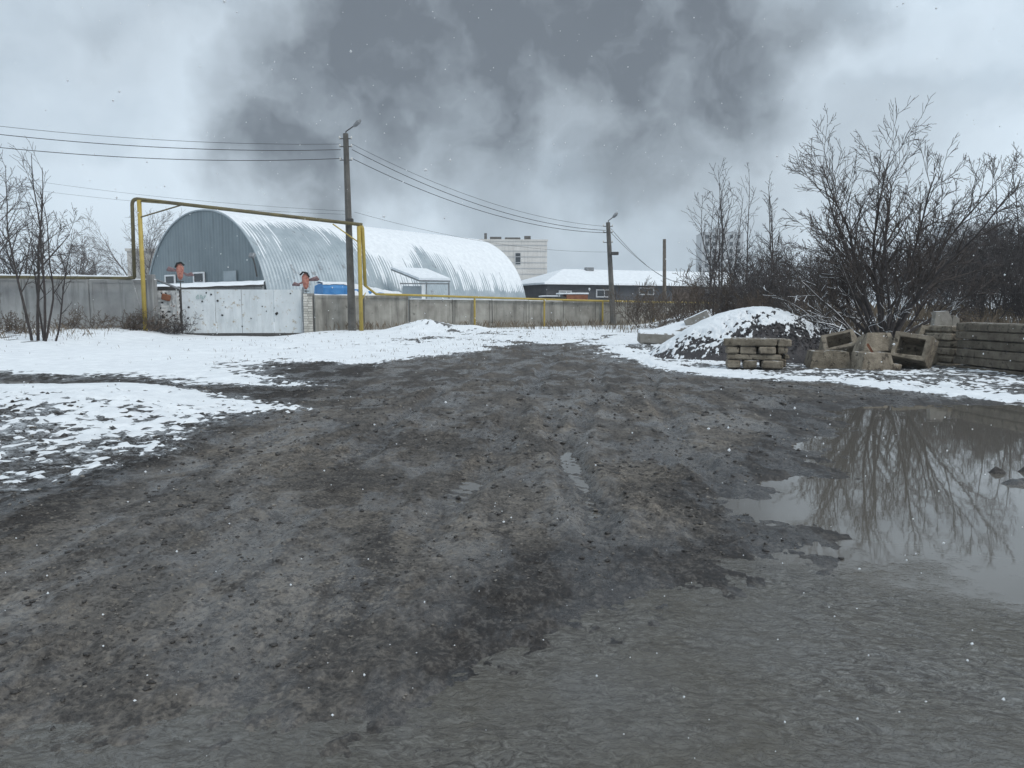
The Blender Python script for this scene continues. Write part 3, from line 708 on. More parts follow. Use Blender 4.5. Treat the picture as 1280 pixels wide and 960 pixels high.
# ------------------------------------------------------------------ arched hangar
HC = Vector((-24.2, 60.5, .4)); HD = Vector((.60, .80, 0)); HN = Vector((.80, -.60, 0))
HL, HW, HH = 31.5, 8.7, 8.75
hang = thing('arched_hangar', 'big arched corrugated metal hangar with snow on its roof', 'hangar', HC, math.atan2(HD.y, HD.x))
def prof(a):
    """cross-section, a from 0 (right foot) to pi (left foot); local frame: x along the hall, y to its left"""
    c_, s_ = math.cos(a), math.sin(a)
    return -math.copysign(abs(c_) ** .93, c_) * HW, s_ ** .99 * HH if s_ > 0 else 0.
na, nl = 56, 640
AA = np.linspace(0, math.pi, na); PY = np.array([prof(a)[0] for a in AA]); PZ = np.array([prof(a)[1] for a in AA])
UU = np.linspace(0, HL, nl)
Ag, Ug = np.meshgrid(np.arange(na), UU)
PYg = PY[Ag]; PZg = PZ[Ag]; NY = PYg / HW; NZ = PZg / HH; nn = np.sqrt(NY ** 2 + NZ ** 2); NY /= nn; NZ /= nn
rib = .014 * np.sin(Ug * 2 * math.pi / .30)
o = grid_mesh('roof', Ug, PYg + rib * NY, PZg + rib * NZ, None, 'roof_metal'); link(o, hang)
arc = (AA / math.pi)[Ag]                                          # 0 right foot .. 1 left foot
hg = NZ
nz_ = fbm(Ug * .22, arc * 9, 5, 4); n2_ = fbm(Ug * 2.5, arc * 7, 6, 3)
cover = (hg - .55) * 3.2 + .9 * (nz_ - .5) * 2 + 1.0 * sstep(9, 15, Ug) * (hg > .3) - .50 - 1.1 * np.exp(-((Ug - 6) / 4.5) ** 2) * sstep(.93, .80, hg) - 1.0 * np.exp(-((Ug - 18) / 2.2) ** 2) * sstep(.9, .7, hg) * .8
th_ = np.clip(cover * .035 + .06 * (n2_ - .5), -.12, .045)
o = grid_mesh('roof_snow', Ug, PYg + th_ * NY, PZg + th_ * NZ, None, 'snow')
keepv = (th_ > rib - .03); kq = keepv[:-1, :-1] | keepv[1:, 1:] | keepv[1:, :-1] | keepv[:-1, 1:]
bpy.data.objects.remove(o)
o = grid_mesh('roof_snow', Ug, PYg + th_ * NY, PZg + th_ * NZ, kq, 'snow'); link(o, hang)
for end, nm in ((.05, 'gable_wall'), (HL - .05, 'end_wall')):
    m_ = MB(); NC = 84; cols_ = []
    for i in range(NC + 1):
        y_ = -HW + .12 + (2 * HW - .24) * i / NC
        zz = float(np.interp(y_, PY, PZ)) - .06; cols_.append((end + (.018 if i % 2 else -.018), y_, max(zz, .02)))
    vs = []
    for (x_, y_, z_) in cols_: vs += [(x_, y_, -.3), (x_, y_, z_)]
    m_.add(vs, [(2 * i, 2 * i + 2, 2 * i + 3, 2 * i + 1) for i in range(NC)]); gb = m_.build(nm, 'gable_metal', hang)
    # rim angle along the arch
    m_ = MB(); m_.tube([Vector((end - .06, PY[i] * .995, PZ[i] * .995)) for i in range(na)], .07, 6); m_.build('arch_rim', 'roof_metal', gb)
def on_gable(u, v):
    """local y,z of a photo point on the gable plane"""
    r_ = ray(u, v); n = HD; s_ = (HC - Vector((0, 0, CAM_H))).dot(n) / r_.dot(n); q = Vector((0, 0, CAM_H)) + r_ * s_ - HC
    return q.dot(Vector((-HD.y, HD.x, 0))), q.z
for (u0, v0, u1, v1) in ((207.5, 344, 220.5, 356), (243, 340.5, 257, 354)):
    ya, za = on_gable(u0, v0); yb, zb2 = on_gable(u1, v1); yc = (ya + yb) / 2; zc = (za + zb2) / 2; wd = abs(ya - yb); ht = abs(za - zb2)
    m_ = MB(); m_.box((-.06, yc, zc), (.06, wd - .1, ht - .1)); wn = m_.build('window', 'glass', hang)
    m_ = MB()
    for s_ in (-1, 1): m_.box((-.09, yc + s_ * (wd / 2 - .05), zc), (.10, .12, ht)); m_.box((-.087, yc, zc + s_ * (ht / 2 - .05)), (.10, wd - .2, .12))
    m_.build('window_frame', 'window_frame', wn)
ya, za = on_gable(280, 339); yb, zb2 = on_gable(296, 351); m_ = MB(); m_.box((-.03, (ya + yb) / 2, (za + zb2) / 2), (.05, abs(ya - yb), abs(za - zb2))); m_.build('patch_sheet', 'roof_metal', hang)
ya, za = on_gable(325, 321); m_ = MB(); m_.tube([Vector((-.1, ya + .3, za - 1.4)), Vector((-.4, ya + .1, za - .5)), Vector((-.7, ya - .1, za))], .05, 6); lm = m_.build('floodlight', 'dark_steel', hang); m_ = MB(); m_.cbox((-.75, ya - .15, za + .05), (.25, .45, .35), .03, (0, .5, .2)); m_.build('lamp_head', 'lamp_metal', lm)

# lean-to with snow roof in front of the gable
sa, sb = P(176, 365, 50.5), P(328, 365, 52.5)
shed = thing('lean_to_shed', 'low grey shed with flat snowy roof under the hangar gable', 'shed', (sa.x, sa.y, .35), math.atan2(sb.y - sa.y, sb.x - sa.x)); sl_ = (sb - sa).length
m_ = MB(); m_.hexa([(0, 0, -.3), (sl_, 0, -.3), (sl_, 3.4, -.3), (0, 3.4, -.3), (0, 0, 2.35), (sl_, 0, 2.72), (sl_, 3.4, 2.95), (0, 3.4, 2.6)]); m_.build('wall', 'fence_concrete_grey', shed)
m_ = MB(); m_.hexa([(-.2, -.25, 2.36), (sl_ + .1, -.25, 2.73), (sl_ + .1, 3.5, 2.99), (-.2, 3.5, 2.64), (-.2, -.25, 2.44), (sl_ + .1, -.25, 2.81), (sl_ + .1, 3.5, 3.07), (-.2, 3.5, 2.72)]); rf = m_.build('roof', 'dark_steel', shed)
sm = MB(); vs = []
for i in range(25):
    for j in range(8): vs.append((-.2 + (sl_ + .3) * i / 24, -.27 + 3.75 * j / 7, 2.44 + .37 * i / 24 + .27 * j / 7 + (.02 if j in (0, 7) else .17) + rnd.uniform(-.02, .02)))
sm.add(vs, [(i * 8 + j, (i + 1) * 8 + j, (i + 1) * 8 + j + 1, i * 8 + j + 1) for i in range(24) for j in range(7)]); sm.build('roof_snow', 'snow', rf, True)

# porch roof against the hangar's long side
pc = P(525, 372, 63.0); por = thing('porch_canopy', 'small porch with tilted snow-covered roof on the hangar side', 'canopy', (pc.x, pc.y, .4), R(8))
def por_l(u, v, d): q = P(u, v, d) - por.location; return Matrix.Rotation(-R(8), 3, 'Z') @ q
c0, c1, c2, c3 = por_l(489, 338, 64.5), por_l(524, 352, 61.5), por_l(563, 352.5, 61.5), por_l(533, 340, 64.5)
m_ = MB(); m_.hexa([c0, c1, c2, c3] + [q + Vector((0, 0, .12)) for q in (c0, c1, c2, c3)]); rf = m_.build('roof', 'lamp_metal', por)
up = Vector((0, 0, .30)); lo_ = Vector((0, 0, .122))
m_ = MB(); m_.hexa([q + lo_ for q in (c0, c1, c2, c3)] + [q + up for q in (c0, c1, c2, c3)]); m_.build('roof_snow', 'snow', rf)
for (u, d, wd) in ((529, 61.7, .13), (561, 61.7, .06), (533, 61.7, .05)):
    q = por_l(u, 353, d); m_ = MB(); m_.box((q.x, q.y, q.z / 2 - .1), (wd * 2, wd, q.z + .2)); m_.build('post', 'window_frame' if wd > .1 else 'lamp_metal', por)
q0, q1 = por_l(503, 355, 64.0), por_l(528, 355, 64.0); m_ = MB(); m_.box(((q0.x + q1.x) / 2, q0.y + .4, 1.45), (q1.x - q0.x, 1.2, 3.1)); m_.build('side_wall', 'roof_metal', por)
q0, q1 = por_l(500, 351, 62.5), por_l(560, 352.5, 61.6); m_ = MB(); m_.box(((q0.x + q1.x) / 2, q1.y - .02, q1.z - .14), (q1.x - q0.x, .08, .1)); m_.build('beam', 'lamp_metal', por)

# tarpaulined trailer behind the fence
ta, tb = P(404, 368, 45), P(503, 368, 47.5)
tz = gz(ta.x, ta.y); trl = thing('tarped_trailer', 'flat trailer under a blue tarpaulin and snow behind the fence', 'trailer', (ta.x, ta.y, tz), math.atan2(tb.y - ta.y, tb.x - ta.x)); tl_ = (tb - ta).length
m_ = MB(); m_.box((tl_ / 2, .9, 1.72), (tl_, 1.7, .18)); m_.build('bed', 'dark_steel', trl)
m_ = MB(); vs = []
for i in range(25):
    x_ = tl_ * i / 24; f_ = 1 - .62 * max(0, (i - 7) / 17); 
    for j, (yy, zz) in enumerate(((-.05, 1.5), (-.02, 1.95), (.12, 2.18), (.9, 2.25), (1.7, 2.15), (1.85, 1.5))): vs.append((x_, yy + rnd.uniform(-.03, .03), 1.80 + (zz - 1.45 + .35) * f_ * .85 + rnd.uniform(-.03, .03) - .1))
m_.add(vs, [(i * 6 + j, (i + 1) * 6 + j, (i + 1) * 6 + j + 1, i * 6 + j + 1) for i in range(24) for j in range(5)] + [tuple(range(6)), tuple(24 * 6 + k for k in range(5, -1, -1))]); tp_ = m_.build('tarpaulin', 'blue_tarp', trl)
m_ = MB(); vs2 = []
for i in range(25):
    for j in range(1 if i > 9 else 2, 5): pass
for i in range(25):
    lo2 = vs[i * 6 + 1] if i < 9 else vs[i * 6]
    for j, q in enumerate((lo2, vs[i * 6 + 2], vs[i * 6 + 3], vs[i * 6 + 4])):
        if i < 9 and j == 0: q = vs[i * 6 + 2]; vs2.append((q[0], q[1] - .06, q[2] + .0)); continue
        vs2.append((q[0], q[1] - .03, q[2] + (.13 if j else .05) + rnd.uniform(-.02, .03)))
m_.add(vs2, [(i * 4 + j, (i + 1) * 4 + j, (i + 1) * 4 + j + 1, i * 4 + j + 1) for i in range(24) for j in range(3)]); m_.build('snow_cover', 'snow', tp_, True)
for x_ in (.9, tl_ - 1.0):
    for y_ in (.1, 1.6): m_ = MB(); m_.tube([Vector((x_, y_ - .1, .55)), Vector((x_, y_ + .12, .55))], .55, 16); m_.build('wheel', 'rubber', trl)

# two painted red figures on rods above the gate
def figure(label, u, v, d, flip):
    b_ = P(u, v, d); z0 = gz(b_.x, b_.y); root = thing('red_figure', label, 'figure', (b_.x, b_.y, z0)); k = d / 38.
    h = b_.z - z0
    m_ = MB(); m_.tube([Vector((0, 0, -.1)), Vector((0, 0, h - .45 * k))], .03, 6); m_.build('rod', 'dark_steel', root)
    m_ = MB(); m_.tube([Vector((0, 0, h + q)) for q in (-.42 * k, -.3 * k, -.05 * k, .2 * k, .38 * k)], [.05 * k, .13 * k, .17 * k, .20 * k, .07 * k], 10)
    m_.v = [(x, y * .4, z) for x, y, z in m_.v]; m_.build('body', 'red_figure', root, True)
    m_ = MB(); m_.tube([Vector((flip * -.20 * k, -.06, h + .18 * k)), Vector((flip * -.1 * k, -.09, h + .38 * k)), Vector((flip * .1 * k, -.09, h + .42 * k)), Vector((flip * .24 * k, -.06, h + .28 * k))], .045 * k, 6); m_.build('dark_crest', 'hole_black', root)
    for s_, zz, rr in ((1, .08, 1.), (-1, -.22, .8)):
        m_ = MB(); m_.tube([Vector((flip * -s_ * .14 * k, 0, h + zz * .3)), Vector((flip * -s_ * .34 * k, 0, h + zz)), Vector((flip * -s_ * .55 * k, .02, h + zz + .05)), Vector((flip * -s_ * .66 * k, .02, h + zz - .03))], [.04 * k, .09 * k * rr, .13 * k * rr, .04], 8)
        m_.v = [(x, y * .35, z) for x, y, z in m_.v]; m_.build('wing', 'dull_red', root, True)
    m_ = MB(); m_.box((0, -.02, h - .5 * k), (.34 * k, .05, .05)); m_.build('cross_bar', 'dark_steel', root)
    return root
figure('red winged figure on a rod before the hangar gable windows', 225, 339, 45, 1)
figure('red winged figure on a rod left of the blue tarpaulin', 382, 351, 43, -1)

# ------------------------------------------------------------------ long dark building, rusty cabins, far blocks
da, db = P(683, 377, 82), P(1010, 377, 96)
ang = math.atan2(db.y - da.y, db.x - da.x); Ld = (Vector((db.x - da.x, db.y - da.y))).length
bl = thing('long_building', 'long low dark building with white snowy roof behind the fence', 'building', (da.x, da.y, .4), ang)
H_ = 3.65
m_ = MB(); m_.box((Ld * .22, 5, H_ / 2 - .3), (Ld * .44, 10, H_ + .6)); m_.build('wall', 'dark_wall', bl)
m_ = MB(); m_.box((Ld * .72, 5.01, H_ / 2 - .3), (Ld * .56, 9.98, H_ + .6)); m_.build('wall', 'brown_wall', bl)
m_ = MB(); m_.add([(-.5, -.6, H_), (Ld + .5, -.6, H_), (Ld - 3.5, 5, H_ + 1.75), (4.5, 5, H_ + 1.75), (Ld + .5, 10.6, H_), (-.5, 10.6, H_)], [(0, 1, 2, 3), (1, 4, 2), (4, 5, 3, 2), (5, 0, 3), (0, 5, 4, 1)]); rf = m_.build('roof', 'dark_wall', bl)
sm = MB(); sm.add([(-.5, -.6, H_ + .03), (Ld + .5, -.6, H_ + .03), (Ld + .5, 10.6, H_ + .03), (-.5, 10.6, H_ + .03), (-.5, -.58, H_ + .22), (Ld + .5, -.58, H_ + .22), (Ld + .5, 10.58, H_ + .22), (-.5, 10.58, H_ + .22), (4.5, 5, H_ + 1.97), (Ld - 3.5, 5, H_ + 1.97)],
    [(0, 1, 5, 4), (1, 2, 6, 5), (2, 3, 7, 6), (3, 0, 4, 7), (4, 5, 9, 8), (5, 6, 9), (6, 7, 8, 9), (7, 4, 8)]); sm.build('roof_snow', 'snow', rf)
m_ = MB(); m_.box((7.6, 4.6, H_ + 1.95), (.9, .6, .45)); m_.build('roof_vent', 'lamp_metal', rf)
def on_bl(u, v):
    n = Vector((-math.sin(ang), math.cos(ang), 0)); r_ = ray(u, v); s_ = (bl.location - cam.location).dot(n) / r_.dot(n); q = cam.location + r_ * s_ - bl.location
    return q.dot(Vector((math.cos(ang), math.sin(ang), 0))), q.z
for (u0, v0, u1, v1) in ((744.5, 361.5, 762, 372), (698, 363, 714, 373), (798, 359, 817, 369)):
    xa, za = on_bl(u0, v0); xb, zb2 = on_bl(u1, v1); xc, zc, wd, ht = (xa + xb) / 2, (za + zb2) / 2, xb - xa, za - zb2
    m_ = MB(); m_.box((xc, -.03, zc), (wd - .16, .05, ht - .16)); wn = m_.build('window', 'glass', bl)
    m_ = MB()
    for s_ in (-1, 1): m_.box((xc + s_ * (wd / 2 - .07), -.07, zc), (.14, .12, ht)); m_.box((xc, -.067, zc + s_ * (ht / 2 - .07)), (wd - .26, .12, .14))
    m_.box((xc + wd * .1, -.06, zc), (.08, .08, ht - .2)); m_.build('window_frame', 'pale_panel', wn)

rc = P(678, 376, 60); rz0 = .4
cabn = thing('rusty_cabin', 'rust-red cabin with snow on its roof just above the fence', 'cabin', (rc.x, rc.y, rz0), R(6))
m_ = MB(); m_.cbox((2.75, .9, 1.1), (1.7, 1.8, 2.3), .05); m_.build('body', 'rust', cabn)
m_ = MB(); m_.cbox((.95, .9, 1.02), (1.85, 1.7, 2.1), .05); m_.build('dark_body', 'dark_steel', cabn)
for x_ in (.45, 1.25): m_ = MB(); m_.box((x_, .03, 1.85), (.5, .04, .3)); m_.build('window', 'glass', cabn)
m_ = MB(); m_.cbox((2.5, .9, 2.32), (2.3, 1.9, .12), .04); m_.build('roof_snow', 'snow', cabn)
m_ = MB(); m_.cbox((.6, .9, 2.12), (1.3, 1.8, .08), .03); m_.build('roof_snow', 'snow', cabn)

def far_block(name, label, ul, ur, vt, d, depth, mt, rz, wins, extras=()):
    a, b_ = P(ul, 385, d), P(ur, 385, d); zt = P(640, vt, d).z; W = b_.x - a.x
    root = thing(name, label, 'building', (a.x, d, 0), rz)
    m_ = MB(); m_.box((W / 2, depth / 2, zt / 2), (W, depth, zt)); m_.build('wall', mt, root)
    m_ = MB(); m_.box((W / 2, depth / 2, zt + .15), (W + .3, depth + .3, .3)); rf = m_.build('parapet', mt, root)
    for (fx, fz, ww_, hh_) in wins:
        m_ = MB(); m_.box((W * fx, -.02, zt * fz), (ww_, .12, hh_)); wn = m_.build('window', 'glass', root)
        m_ = MB()
        for s_ in (-1, 1): m_.box((W * fx + s_ * ww_ / 2, -.05, zt * fz), (.08, .16, hh_ + .08)); m_.box((W * fx, -.047, zt * fz + s_ * hh_ / 2), (ww_ - .08, .16, .08))
        m_.build('window_frame', 'pale_panel', wn)
    return root, W, zt, rf
wb_, W, zt, rf = far_block('brick_block', 'pale brick block with one window rising behind the hangar end', 599, 684, 301, 150, 12, 'white_brick', R(3), [(.57, .765, 1.0, 2.2), (.22, .87, .45, 1.4), (.36, .64, .8, 2.0)])
for z_ in np.linspace(1.5, zt - .8, 12): m_ = MB(); m_.box((W / 2, -.03, float(z_)), (W - .1, .12, .10)); m_.build('string_course', 'pale_panel', wb_)
for (fx, ww_, hh_) in ((.1, .5, 1.3), (.25, 2.2, .6), (.5, 3., .5), (.72, 1.2, .8)): m_ = MB(); m_.box((W * fx, 2, zt + .3 + hh_ / 2), (ww_, 1.2, hh_)); m_.build('roof_gear', 'pole_concrete', rf)
grid_w = [(fx, fz, 1.4, 1.5) for fx in (.12, .3, .5, .7, .88) for fz in np.linspace(.5, .95, 6)]
tw, W, zt, rf = far_block('tower_block', 'faint grey tower block standing behind the bushes', 876, 926, 291, 300, 14, 'pale_panel', R(-4), grid_w)
m_ = MB(); m_.box((W * .5, 6, zt + 1.2), (5, 4, 2)); m_.build('lift_house', 'pale_panel', rf)
far_block('apartment_block', 'faint long apartment block far behind the thicket', 1186, 1262, 279, 290, 12, 'pale_panel', R(5), [(fx, fz, 1.4, 1.5) for fx in np.linspace(.06, .94, 8) for fz in (.66, .78, .9)])
far_block('white_shed', 'white shed wall glimpsed left of the hangar', 162, 190, 314, 84, 6, 'white_brick', R(10), [])

# ------------------------------------------------------------------ bare trees and shrubs
def branches(mbs, rg, start, dirn, length, rad, lvl, prm):
    """grows one branch and its children into mbs[0] (stems) or mbs[1] (twigs)"""
    nseg = max(3, int(length / prm['seg'][min(lvl, len(prm['seg']) - 1)])); step = length / nseg
    pts = [Vector(start)]; d = Vector(dirn).normalized(); wob = prm['wob']; up_ = prm['up']
    if isinstance(wob, tuple): wob = wob[min(lvl, len(wob) - 1)]
    if isinstance(up_, tuple): up_ = up_[min(lvl, len(up_) - 1)]
    dirs = [d.copy()]
    for i in range(nseg):
        d = (d + Vector((rg.gauss(0, wob), rg.gauss(0, wob), rg.gauss(0, wob) + up_))).normalized()
        pts.append(pts[-1] + d * step); dirs.append(d.copy())
    rr = [max(prm['rmin'], rad * (1 - .82 * i / nseg)) for i in range(nseg + 1)]
    mbs[0 if lvl < prm['stem_lvls'] else 1].tube(pts, rr, (7, 5, 4, 3, 3, 3)[lvl], False)
    if lvl + 1 >= prm['levels']: return
    nch = prm['kids'][lvl]; nch = max(1, int(nch * rg.uniform(.75, 1.25)))
    for k in range(nch):
        t_ = prm['from'][lvl] + (1 - prm['from'][lvl]) * (k + rg.random()) / nch
        i = min(nseg - 1, int(t_ * nseg)); q = pts[i].lerp(pts[i + 1], t_ * nseg - i)
        a = dirs[i + 1]; s_ = a.cross(Vector((rg.gauss(0, 1), rg.gauss(0, 1), rg.gauss(0, 1)))).normalized()
        ang_ = R(rg.uniform(*prm['ang']))
        nd = a * math.cos(ang_) + s_ * math.sin(ang_)
        branches(mbs, rg, q, nd, length * prm['ratio'][lvl] * rg.uniform(.6, 1.15) * (1.1 - .45 * t_), max(prm['rmin'], rr[i] * .62), lvl + 1, prm)

def plant(name, label, cat, loc, stems, prm, seed, mt, group=None, names=('trunk', 'crown')):
    rg = random.Random(seed); mbs = (MB(), MB())
    for (off, dr, ln, rd) in stems: branches(mbs, rg, off, dr, ln, rd, 0, prm)
    root = thing(name, label, cat, loc, 0, group)
    a = mbs[0].build(names[0], mt if isinstance(mt, str) else mt[0], root, True)
    if mbs[1].v: mbs[1].build(names[1], mt if isinstance(mt, str) else mt[1], root, False)
    return root

tb_ = P(1106, 436, 25.0); tb_.z = gz(tb_.x, tb_.y) - .1
big = dict(seg=(.40, .32, .25, .18), wob=(.055, .10, .12, .14), up=(.004, .025, .035, .04), rmin=.008, stem_lvls=1, levels=4, kids=(14, 7, 5), ang=(20, 48), ratio=(.38, .5, .5), **{'from': (.28, .2, .15)})
rg = random.Random(77); low = (MB(), MB()); high = (MB(), MB())
for (deg, ln, rd) in ((-62, 4.6, .085), (-50, 5.4, .09), (-41, 5.9, .10), (-31, 7.2, .09), (-22, 7.7, .09), (-12, 7.6, .095), (-3, 6.6, .12), (6, 7.0, .09), (15, 7.2, .09), (24, 7.3, .09), (33, 6.6, .085), (43, 5.6, .09), (54, 4.6, .08), (-26, 5.4, .08), (20, 5.6, .08), (-8, 5.4, .08)):
    a = R(deg); dy = rg.uniform(-.40, .40)
    branches(high, rg, Vector((math.sin(a) * .12, dy * .15, rg.uniform(0, .45))), Vector((math.sin(a), dy * math.cos(a), math.cos(a))), ln, rd, 0, big)
branches(high, rg, Vector((0, 0, -.1)), Vector((.02, 0, 1)), 2.2, .19, 0, dict(big, levels=2))
bl2 = dict(big, kids=(7, 5, 4), up=(.012, .02, .03, .03))
for (dx, dy, dz, ln, rd) in ((-1.15, -.55, .50, 4.9, .10), (-1.1, -.4, .70, 5.2, .10), (-1.3, -.45, .30, 4.9, .09), (-.9, -.7, .50, 4.6, .09), (-.75, -.5, .85, 4.8, .09), (-1.2, -.2, .55, 4.6, .08), (.9, -.5, .55, 3.4, .06), (-.3, -.9, .8, 3.6, .06)):
    branches(low, rg, Vector((dx * .14, dy * .14, 0)), Vector((dx, dy, dz)), ln, rd, 0, bl2)
bt = thing('bare_tree', 'large many-stemmed bare tree with snow on its lower limbs', 'tree', tb_)
m_ = high[0]; m_.build('trunk', 'bark_dusted', bt, True); high[1].build('crown', 'bark_twig', bt)
bt.scale = (.80, .80, .82)
low[0].build('snowy_limbs', 'bark_snowy', bt, True); low[1].build('snowy_twigs', 'bark_snowy', bt)

# thin sapling clump before the left wall
sp = dict(seg=(.4, .3, .2), wob=.045, up=.03, rmin=.006, stem_lvls=1, levels=3, kids=(12, 5), ang=(22, 50), ratio=(.24, .45), **{'from': (.25, .2)})
q = P(52, 436, 29.5); q.z = gz(q.x, q.y) - .05
plant('sapling_clump', 'thin dark sapling clump rising before the left concrete wall', 'tree', q, [(Vector((-.35, 0, 0)), Vector((-.02, 0, 1)), 6.8, .055), (Vector((-.18, .1, 0)), Vector((.05, 0, 1)), 7.0, .06), (Vector((.1, 0, 0)), Vector((.12, .05, 1)), 7.0, .055), (Vector((.22, -.1, 0)), Vector((.26, 0, 1)), 5.8, .045), (Vector((.05, .1, 0)), Vector((-.16, .1, 1)), 5.2, .04), (Vector((.55, 0, 0)), Vector((.38, 0, 1)), 4.2, .04)], sp, 5, 'bark')

# trees beyond the left wall
far = dict(seg=(.7, .55, .45, .35), wob=.10, up=.03, rmin=.010, stem_lvls=1, levels=4, kids=(11, 8, 6), ang=(25, 55), ratio=(.5, .5, .5), **{'from': (.22, .2, .15)})
def bg_tree(label, u, d, h, seed, mt, spread=.35, n=4, name='bare_tree', prm=far, lean=0., rd=.12, group=None):
    q = P(u, 385, d); q.z = gz(q.x, d) - .1; rg = random.Random(seed)
    st = [(Vector((rg.uniform(-.3, .3), rg.uniform(-.3, .3), 0)), Vector((rg.uniform(-spread, spread) + lean, rg.uniform(-spread, spread), 1)), h * rg.uniform(.75, 1.05), rd) for _ in range(n)]
    return plant(name, label, 'tree' if 'tree' in name else 'shrub', q, st, prm, seed, mt, group)
bg_tree('dense bare tree beyond the wall at the left edge', -22, 45, 9.2, 41, 'bark_dusted', .5, 4, lean=.12)
bg_tree('bushy bare tree beyond the wall behind the sapling', 45, 52, 6.2, 42, 'bark_dusted', .5, 4)
bg_tree('slim bare tree beyond the wall right of the sapling', 96, 56, 5.6, 43, 'bark_grey', .3, 3)
bg_tree('small pale bare tree beyond the wall left of the pipe arch', 126, 70, 5.6, 45, 'bark_grey', .35, 3)
bg_tree('pale spreading bare tree behind the hangar gable', 186, 84, 10.2, 44, 'bark_grey', .42, 5)

# thicket on the bank at right: prototypes copied, each shrub a thing
shr = dict(seg=(.45, .35, .3), wob=.12, up=.03, rmin=.0085, stem_lvls=1, levels=3, kids=(11, 7), ang=(20, 55), ratio=(.45, .5), **{'from': (.15, .15)})
def shrub_proto(seed, n, h, spread, mt, label, group, rd=.03):
    rg = random.Random(seed); st = []
    for _ in range(n):
        a = rg.random() * 6.283; s_ = spread * rg.random() ** .6
        st.append((Vector((math.cos(a) * s_ * 1.3, math.sin(a) * s_ * 1.3, 0)), Vector((math.cos(a) * s_, math.sin(a) * s_, 1)), h * rg.uniform(.6, 1.1), rd * rg.uniform(.7, 1.2)))
    return plant('thicket_shrub', label, 'shrub', (0, 0, 0), st, shr, seed, mt, group, ('stems', 'twigs'))
gA = 'dark shrubs massed in the thicket at right'
lA = 'dark leafless shrub in the tangled thicket behind the beams'
gB = 'brown shrubs in the scrub between fence and tree'; lB = 'brown leafless shrub in the scrub between fence and big tree'
protoA = [shrub_proto(60 + k, 15, 4.2, .55, 'bark_dusted', lA, gA) for k in range(3)]
protoB = [shrub_proto(70 + k, 9, 2.5, .6, 'bark_brown', lB, gB, .02) for k in range(2)]
used = set(); rg = random.Random(99)
def put(protos, u, d, sc, k):
    pr = protos[k % len(protos)]; key = pr.name
    o = pr if key not in used else copy_tree(pr); used.add(key)
    q = P(u, 385, d); o.location = (q.x, d, gz(q.x, d) - .1); o.rotation_euler = (0, 0, rg.random() * 6.28); o.scale = (sc * 1.05, sc * 1.05, sc)
    return o
k = 0
for (u, d, sc) in ((1150, 36, .85), (1185, 38, .95), (1215, 35, 1.0), (1245, 37, 1.05), (1275, 34, 1.0), (1305, 36, 1.1), (1335, 33, 1.0), (1120, 42, .85), (1085, 44, .8), (1050, 43, .85), (1015, 42, .85), (980, 42, .85), (945, 40, .8), (915, 42, .85), (1200, 46, 1.1), (1160, 48, 1.1), (1260, 45, 1.15), (1320, 44, 1.2), (1000, 34, .62), (960, 33, .6), (930, 35, .66), (1040, 36, .62), (1230, 31, .75), (1290, 30, .75), (890, 39, .72), (1375, 35, 1.1), (1400, 42, 1.2)):
    put(protoA, u, d, sc, k); k += 1
k = 0
for (u, d, sc) in ((815, 43, 1.0), (845, 40, 1.0), (872, 37, 1.0), (905, 36, 1.1), (955, 30, .75), (990, 29, .7), (1025, 31, .8), (860, 31, .6), (930, 31.5, .7), (1065, 30, .6), (800, 46, .9)):
    put(protoB, u, d, sc, k); k += 1
# slender saplings rising above the thicket
slim = dict(seg=(.5, .35, .25), wob=.05, up=.03, rmin=.008, stem_lvls=1, levels=3, kids=(16, 4), ang=(25, 50), ratio=(.2, .45), **{'from': (.3, .2)})
for (u, d, h, sd2, lb) in ((903, 38, 7.2, 51, 'slender bare sapling left of the tower block'), (922, 41, 7.4, 52, 'slender bare sapling in front of the tower block'), (968, 36, 5.9, 53, 'slender bare sapling just left of the big tree crown'), (884, 40, 6.6, 54, 'leftmost slender bare sapling above the thicket'), (1268, 33, 6.6, 55, 'bare sapling with twigs at the right picture edge')):
    bg_tree(lb, u, d, h, sd2, 'bark_dusted', .12, 3, 'sapling_tree', slim, rd=.05)
# brush heap with snow before the wicket, brush at the post foot
brs = dict(seg=(.3, .25, .2), wob=.22, up=-.01, rmin=.008, stem_lvls=1, levels=3, kids=(6, 4), ang=(25, 60), ratio=(.5, .5), **{'from': (.1, .1)})
def brush(label, u, v, d, n, h, seed, mt='bark_dusted', wdt=.9):
    q = P(u, v, d); q.z = gz(q.x, d); rg = random.Random(seed)
    st = [(Vector((rg.uniform(-wdt, wdt), rg.uniform(-.3, .3), 0)), Vector((rg.uniform(-.9, .9), rg.uniform(-.5, .3), rg.uniform(.25, 1))), h * rg.uniform(.5, 1.1), .015) for _ in range(n)]
    return plant('brush_heap', label, 'brush', q, st, brs, seed, mt, None, ('stems', 'twigs'))
brush('snowy heap of brushwood against the rusty wicket panel', 213, 421, 37.2, 36, .95, 81, 'bark_dusted', .75)
brush('dark dry brush around the foot of the left yellow post', 172, 415, 36.6, 40, 1.0, 82, 'bark_brown', 1.0)
brush('low dry brush beside the wall behind the sapling', 104, 415, 36.2, 26, 1.0, 83, 'bark_brown', 1.3)
brush('low brown brush at the wall near the left edge', 12, 416, 33, 34, .9, 84, 'bark_brown', 1.2)

